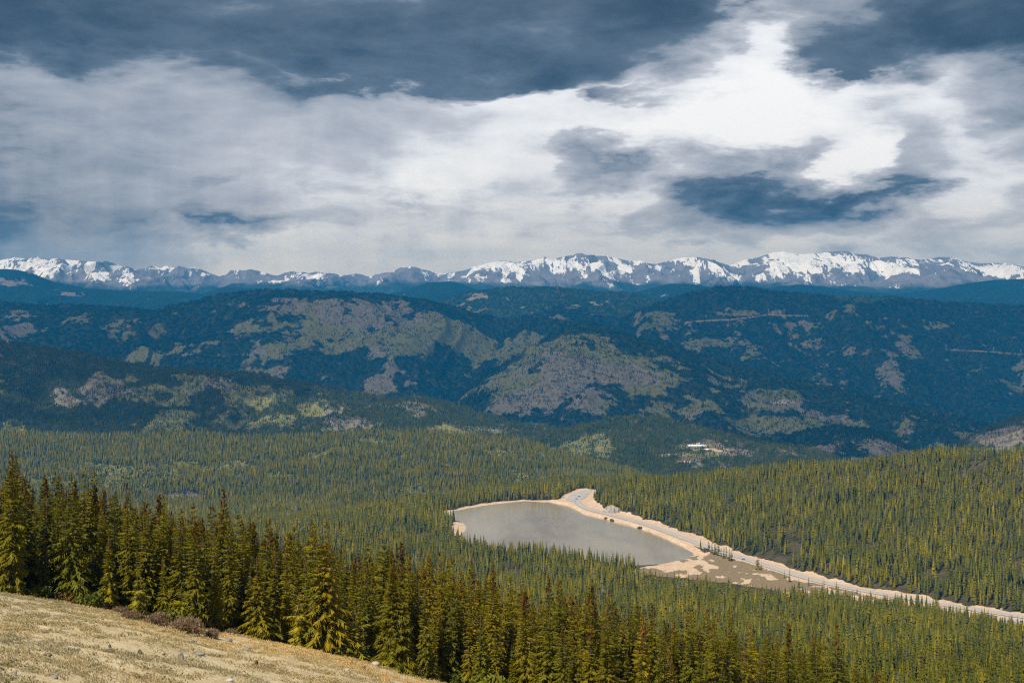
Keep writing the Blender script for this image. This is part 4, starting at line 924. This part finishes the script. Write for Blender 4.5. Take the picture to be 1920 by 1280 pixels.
building(R1B, 1325, 845, 12, 9, 4, -.3, 'small pale shed below the right end of the long white building', nwin=2)
def tank(px, py, r, h, label):
    x, y, z = ridge_hit(R1B, px, py); mb = MB(); mb.tube((0, 0, -1), (0, 0, h), r, r, 16); mb.tube((0, 0, h), (0, 0, h+r*.35), r, .1, 16)
    tag(add('storage_tank', mb.mesh('storage_tank', M_WHITE), loc=(x, y, z)), label, 'tank')
tank(1307, 834, 2.0, 4.5, 'white tank behind the long white building, left one of two'); tank(1311, 833.5, 2.2, 5.5, 'taller white tank behind the long white building')
for px, py, l, L in ((1463,752.5,'left one of the three small white houses in the far meadow',11),(1470,752,'middle one of the three small white houses in the far meadow',13),(1477,752.5,'right one of the three small white houses in the far meadow',11)):
    building(R2, px, py, L, 8, 3.5, .1, l, nwin=2, gable=2.2)
M_STEEL = plain('tower_steel', (.50, .50, .52), .5, .4, .1)
def pylon(px, py, top, label):
    x, y, z = ridge_hit(R5, px, py); H = (py-top)/FOC*y; mb = MB(); b_ = H*.10; r = .38
    for sx in (-1, 1):
        for sy in (-1, 1): mb.tube((sx*b_, sy*b_, -3), (sx*.7, sy*.7, H), r, r*.7, 5)
    for k in range(6):
        z0, z1 = H*k/6, H*(k+1)/6; w0, w1 = b_+(.7-b_)*k/6, b_+(.7-b_)*(k+1)/6; s_ = 1 if k % 2 else -1
        for sy in (-1, 1): mb.tube((s_*w0, sy*w0, z0), (-s_*w1, sy*w1, z1), r*.6, r*.6, 4)
        for sx in (-1, 1): mb.tube((sx*w0, s_*w0, z0), (sx*w1, -s_*w1, z1), r*.6, r*.6, 4)
    root = empty('power_pylon', (x, y, z)); o = bpy.data.objects.new('lattice_mast', mb.mesh('lattice_mast', M_STEEL)); COL.objects.link(o); o.parent = root
    for zz, w in ((.70, .24), (.82, .20), (.94, .15)):
        a = MB(); a.tube((-H*w, 0, H*zz), (0, 0, H*zz+1.2), .2, .4, 5); a.tube((0, 0, H*zz+1.2), (H*w, 0, H*zz), .4, .2, 5); o = bpy.data.objects.new('cross_arm', a.mesh('cross_arm', M_STEEL)); COL.objects.link(o); o.parent = root
    tag(root, label, 'power pylon', 'power line pylons on the far mountain')
for px, py, top, l in ((1324,598,589,'leftmost pylon at the lower left end of the power line cut'),(1441,590,580,'pylon at the top bend of the power line cut'),(1470,591,580,'pylon just right of the top bend of the power line cut'),(1774,655,646,'pylon on the pale rocky knob of the far right mountain'),(1863,660,651,'pylon right of the rocky knob on the far right mountain'),(1914,665,655,'last pylon at the right edge of the far mountain')):
    pylon(px, py, top, l)
# ------------------------------------------------------------------ daylight: sky with cloud cover, sun, air
SUN_EL, SUN_AZ = math.radians(53), math.radians(-136)      # azimuth from +Y (view direction) toward +X; sun behind-left
sd_ = np.array((math.sin(SUN_AZ)*math.cos(SUN_EL), math.cos(SUN_AZ)*math.cos(SUN_EL), math.sin(SUN_EL)))
sun = bpy.data.objects.new('sun', bpy.data.lights.new('sun', 'SUN')); COL.objects.link(sun)
sun.data.energy = 5.0; sun.data.angle = math.radians(.5); sun.data.color = (1, .94, .85)
from mathutils import Vector
sun.rotation_euler = Vector(tuple(-sd_)).to_track_quat('-Z', 'Y').to_euler(); sun.location = (-200, -100, 300)
world = bpy.data.worlds.new('World'); scene.world = world; world.use_nodes = True
T = NT(world.node_tree); T.n.clear()
out = T.new('ShaderNodeOutputWorld'); bg = T.new('ShaderNodeBackground'); bg.inputs['Strength'].default_value = .10
T.l.new(bg.outputs[0], out.inputs[0])
sky = T.new('ShaderNodeTexSky'); sky.sky_type = 'NISHITA'; sky.sun_disc = False; sky.sun_elevation = SUN_EL; sky.sun_rotation = SUN_AZ; sky.altitude = 3400
D = T.new('ShaderNodeTexCoord').outputs['Generated']
dx, dy, dz = T.sep(D)
az = T.m('ARCTAN2', dx, dy); el = T.m('ARCSINE', dz)
# cloud noise in a bent sky space: flattened toward the horizon
cv = T.vm('MULTIPLY', D, (1, 1, 3.0))
nW = T.noise(cv, 5.0, 5, .55, .2, out=1)                       # colour = 3 independent fields for warping
wsx, wsy, wsz = T.sep(nW)
nF = T.noise(cv, 13.0, 8, .62, .35)
nB = T.noise(cv, 4.2, 6, .58, .4)
puff = T.m('SUBTRACT', T.m('ABSOLUTE', T.m('SUBTRACT', T.noise(cv, 8.0, 6, .55, .15), .5)), .085)      # billows
U = T.m('ADD', T.m('MULTIPLY', az, 1/.36), T.m('MULTIPLY', T.m('SUBTRACT', wsx, .5), .26))
V = T.m('ADD', T.m('MULTIPLY', el, 1/.2), T.m('MULTIPLY', T.m('SUBTRACT', wsy, .5), .20))
V = T.m('ADD', V, T.m('ADD', T.m('MULTIPLY', T.m('SUBTRACT', nF, .5), .24), T.m('MULTIPLY', puff, .55)))
U = T.m('ADD', U, T.m('MULTIPLY', T.m('SUBTRACT', T.noise(cv, 17.0, 6, .6), .5), .20))
u = T.m('ADD', T.m('MULTIPLY', U, .5), .5, clamp=True)         # 0 left edge .. 1 right edge
def px_(x): return (math.atan((x-960)/FOC)/.36)*.5+.5
def vy_(y): return math.atan((540-y)/FOC)/.2
ROWS = [  # (photo row, [(photo column, brightness)])
 (470, [(0,.40),(150,.48),(330,.70),(480,.84),(700,.76),(900,.80),(1100,.84),(1300,.78),(1500,.76),(1700,.72),(1920,.72)]),
 (420, [(0,.32),(150,.37),(300,.46),(370,.30),(460,.32),(560,.62),(700,.66),(900,.70),(1080,.74),(1230,.56),(1340,.46),(1500,.50),(1640,.62),(1780,.68),(1920,.62)]),
 (370, [(0,.37),(150,.42),(300,.52),(450,.62),(560,.70),(700,.76),(800,.96),(900,.88),(1000,.72),(1100,.74),(1200,.86),(1255,.60),(1330,.20),(1500,.15),(1650,.19),(1730,.46),(1775,.8),(1800,.80),(1920,.62)]),
 (315, [(0,.38),(150,.43),(300,.52),(450,.60),(600,.66),(750,.74),(900,.80),(1000,.74),(1070,.36),(1180,.38),(1260,.62),(1360,.50),(1500,.50),(1560,.92),(1640,1.0),(1700,.50),(1780,.56),(1850,.72),(1920,.66)]),
 (255, [(0,.42),(120,.47),(250,.50),(400,.54),(550,.56),(700,.60),(850,.70),(1000,.86),(1150,.92),(1300,.97),(1430,.96),(1560,.86),(1680,.66),(1780,.74),(1860,.48),(1920,.40)]),
 (205, [(0,.47),(100,.50),(220,.48),(350,.54),(480,.52),(600,.50),(750,.52),(880,.66),(1000,.80),(1120,.76),(1250,.86),(1380,.98),(1500,.96),(1620,.86),(1750,.80),(1850,.58),(1920,.50)]),
 (182, [(0,.45),(120,.46),(230,.48),(330,.50),(450,.48),(560,.40),(700,.30),(850,.27),(1000,.27),(1120,.33),(1230,.62),(1330,.80),(1420,.97),(1500,.88),(1620,.72),(1700,.74),(1800,.70),(1860,.50),(1920,.44)]),
 (150, [(0,.30),(120,.30),(230,.38),(330,.42),(450,.40),(560,.30),(700,.25),(850,.23),(1000,.22),(1120,.24),(1230,.38),(1330,.66),(1420,.95),(1490,.42),(1600,.26),(1700,.34),(1800,.42),(1920,.30)]),
 (105, [(0,.14),(150,.16),(300,.22),(420,.25),(550,.26),(700,.25),(820,.26),(940,.24),(1100,.22),(1220,.22),(1320,.34),(1380,.62),(1435,.88),(1480,.34),(1560,.24),(1700,.17),(1920,.10)]),
 (55, [(0,.16),(150,.20),(300,.25),(450,.25),(600,.27),(720,.28),(850,.25),(1000,.25),(1150,.20),(1280,.22),(1360,.62),(1420,.72),(1470,.52),(1560,.30),(1700,.20),(1920,.13)]),
 (5, [(0,.14),(150,.20),(300,.26),(500,.29),(700,.30),(900,.24),(1100,.19),(1250,.17),(1400,.20),(1500,.36),(1580,.36),(1700,.26),(1920,.20)]),
 (-300, [(0,.30),(500,.40),(960,.45),(1400,.40),(1920,.35)]),
]
acc = None
for k, (row, pts) in enumerate(ROWS):
    c = T.curve(u, [(px_(a), b) for a, b in pts])
    if acc is None: acc = c
    else:
        v0, v1 = vy_(ROWS[k-1][0]), vy_(row)
        f = T.rng(V, v0, v1, 0, 1); q = T.new('ShaderNodeMix', data_type='FLOAT'); T.put(q.inputs[0], f); T.put(q.inputs[2], acc); T.put(q.inputs[3], c); acc = q.outputs[0]
br = T.m('ADD', acc, T.m('MULTIPLY', T.m('SUBTRACT', nB, .5), .20))
br = T.m('ADD', br, T.m('MULTIPLY', T.m('SUBTRACT', nF, .5), .34))
# billowing highlights inside the cloud
nP = T.noise(cv, 26.0, 7, .6, .5)
br = T.m('ADD', br, T.m('MULTIPLY', T.m('SUBTRACT', nP, .5), .18))
sharp = T.m('ADD', T.m('MULTIPLY', T.step(br, .28, .41), .5), T.m('MULTIPLY', T.step(br, .64, .80), .5))
br = T.m('ADD', T.m('MULTIPLY', br, .72), T.m('MULTIPLY', T.m('ADD', T.m('MULTIPLY', sharp, .80), .13), .28))
# faint streaks of falling rain and snow under the dark cloud
br = T.m('SUBTRACT', br, T.m('MULTIPLY', puff, .35))
rain = T.noise(T.comb(T.m('MULTIPLY', az, 48), T.m('MULTIPLY', el, 3), 0), 1, 3, .5)
rm = T.m('MULTIPLY', T.step(el, .155, .06), T.step(az, .35, -.1))
br = T.m('ADD', br, T.m('MULTIPLY', T.m('MULTIPLY', T.m('SUBTRACT', rain, .5), .20), rm))
cloud = T.ramp(br, [(0.0, srgb(36, 52, 70)), (.16, srgb(68, 83, 99)), (.30, srgb(101, 116, 132)), (.45, srgb(147, 155, 167)), (.60, srgb(188, 192, 201)), (.76, srgb(222, 226, 233)), (.95, srgb(252, 253, 254))])
low_ = T.step(el, .07, .0)
cloud = T.mix(low_, cloud, T.mix(1.0, cloud, (1.06, 1.0, .88), 'MULTIPLY'))
cl10 = T.mix(1.0, cloud, (8.8, 8.8, 8.8), 'MULTIPLY')
# thin places let the blue sky through
thin = T.m('MULTIPLY', T.step(nB, .60, .72), T.step(el, .22, .5))
T.l.new(T.mix(thin, cl10, sky.outputs[0]), bg.inputs['Color'])
world.cycles.sampling_method = 'MANUAL'; world.cycles.sample_map_resolution = 512

# unseen bank of cloud added above the view to shade the middle ridges
def cloud_bank(name, label, cx, cy, rx, ry, alt, seed, holes):
    n = 150; g = np.linspace(-1, 1, n); A, B = np.meshgrid(g, g); X = cx+A*rx; Y = cy+B*ry
    f = 1-np.maximum(np.abs(A), np.abs(B))**3+(fbm(X/1300+seed, Y/1300, 5)-.5)*2.4
    mk = f-.22
    for hx, hy, r in holes: mk = mk-1.2*np.exp(-((X-hx)**2+(Y-hy)**2)/r**2)
    th = 650*np.sqrt(np.clip(mk, 0, 1))*(.6+.8*fbm(X/700+seed, Y/700, 4))
    zt = alt+th; zb = alt-.25*th-30*fbm(X/500, Y/500, 3)*(mk > 0)
    qm = (mk[:-1, :-1] > 0)+0; live = np.maximum.reduce([mk[:-1, :-1], mk[1:, :-1], mk[:-1, 1:], mk[1:, 1:]]) > 0
    F = grid_faces(n, n)[live.ravel()]
    Vt = np.stack([X, Y, zt], -1).reshape(-1, 3); Vb = np.stack([X, Y, np.minimum(zb, zt-.0)], -1).reshape(-1, 3)
    return add(name, mesh_from(name, np.r_[Vt, Vb], np.r_[F, F[:, ::-1]+n*n], M_SHADE_CLOUD, True))
M_SHADE_CLOUD = bpy.data.materials.new('shade_cloud_vapour'); M_SHADE_CLOUD.use_nodes = True
q = NT(M_SHADE_CLOUD.node_tree); q.n.clear(); mo = q.new('ShaderNodeOutputMaterial'); tr = q.new('ShaderNodeBsdfTransparent'); tl = q.new('ShaderNodeBsdfTranslucent'); df = q.new('ShaderNodeBsdfDiffuse')
tl.inputs[0].default_value = (.85, .87, .9, 1); df.inputs[0].default_value = (.85, .86, .88, 1)
m1 = q.new('ShaderNodeMixShader'); m1.inputs[0].default_value = .5; q.l.new(tl.outputs[0], m1.inputs[1]); q.l.new(df.outputs[0], m1.inputs[2])
m2_ = q.new('ShaderNodeMixShader'); m2_.inputs[0].default_value = .36; q.l.new(tr.outputs[0], m2_.inputs[1]); q.l.new(m1.outputs[0], m2_.inputs[2]); q.l.new(m2_.outputs[0], mo.inputs[0])
ALT = 5200.; off = sd_[:2]/sd_[2]*(ALT+250)
cb = cloud_bank('cloud', 'unseen cloud bank added above the middle ridges to shade them', off[0]+0, off[1]+9700, 8600, 4900, ALT, 3.3, [])
tag(cb, 'unseen cloud bank added above the wooded middle ridges to shade them', 'cloud', kind='structure')

# blue mountain air
bpy.ops.mesh.primitive_cube_add(size=1)
hz = bpy.context.object; hz.name = 'haze'; hz.data.name = 'haze'
hz.scale = (64000, 31000, 1800); hz.location = (0, 13000, -1051.0+900)
hm = bpy.data.materials.new('mountain_air'); hm.use_nodes = True; q = NT(hm.node_tree); q.n.clear(); mo = q.new('ShaderNodeOutputMaterial'); pv = q.new('ShaderNodeVolumePrincipled')
pv.inputs['Color'].default_value = (.01, .40, 1.0, 1); pv.inputs['Absorption Color'].default_value = (.2, .2, .2, 1); pv.inputs['Density'].default_value = 3.8e-5; pv.inputs['Anisotropy'].default_value = 0.0
q.l.new(pv.outputs[0], mo.inputs['Volume']); hz.data.materials.append(hm)
tag(hz, 'blue mountain air thickening toward the far ridges', 'haze', kind='stuff')

scene.view_settings.view_transform = 'Standard'; scene.view_settings.look = 'None'; scene.view_settings.exposure = 0.25; scene.view_settings.gamma = 1
cy = scene.cycles
cy.max_bounces = 6; cy.diffuse_bounces = 2; cy.glossy_bounces = 2; cy.transmission_bounces = 2; cy.volume_bounces = 0; cy.transparent_max_bounces = 8
cy.use_adaptive_sampling = False; cy.pixel_filter_type = 'BLACKMAN_HARRIS'; cy.filter_width = 1.2
cy.use_denoising = False; cy.denoiser = 'OPENIMAGEDENOISE'; cy.denoising_input_passes = 'RGB_ALBEDO_NORMAL'
cy.sample_clamp_indirect = 4; cy.caustics_reflective = False; cy.caustics_refractive = False
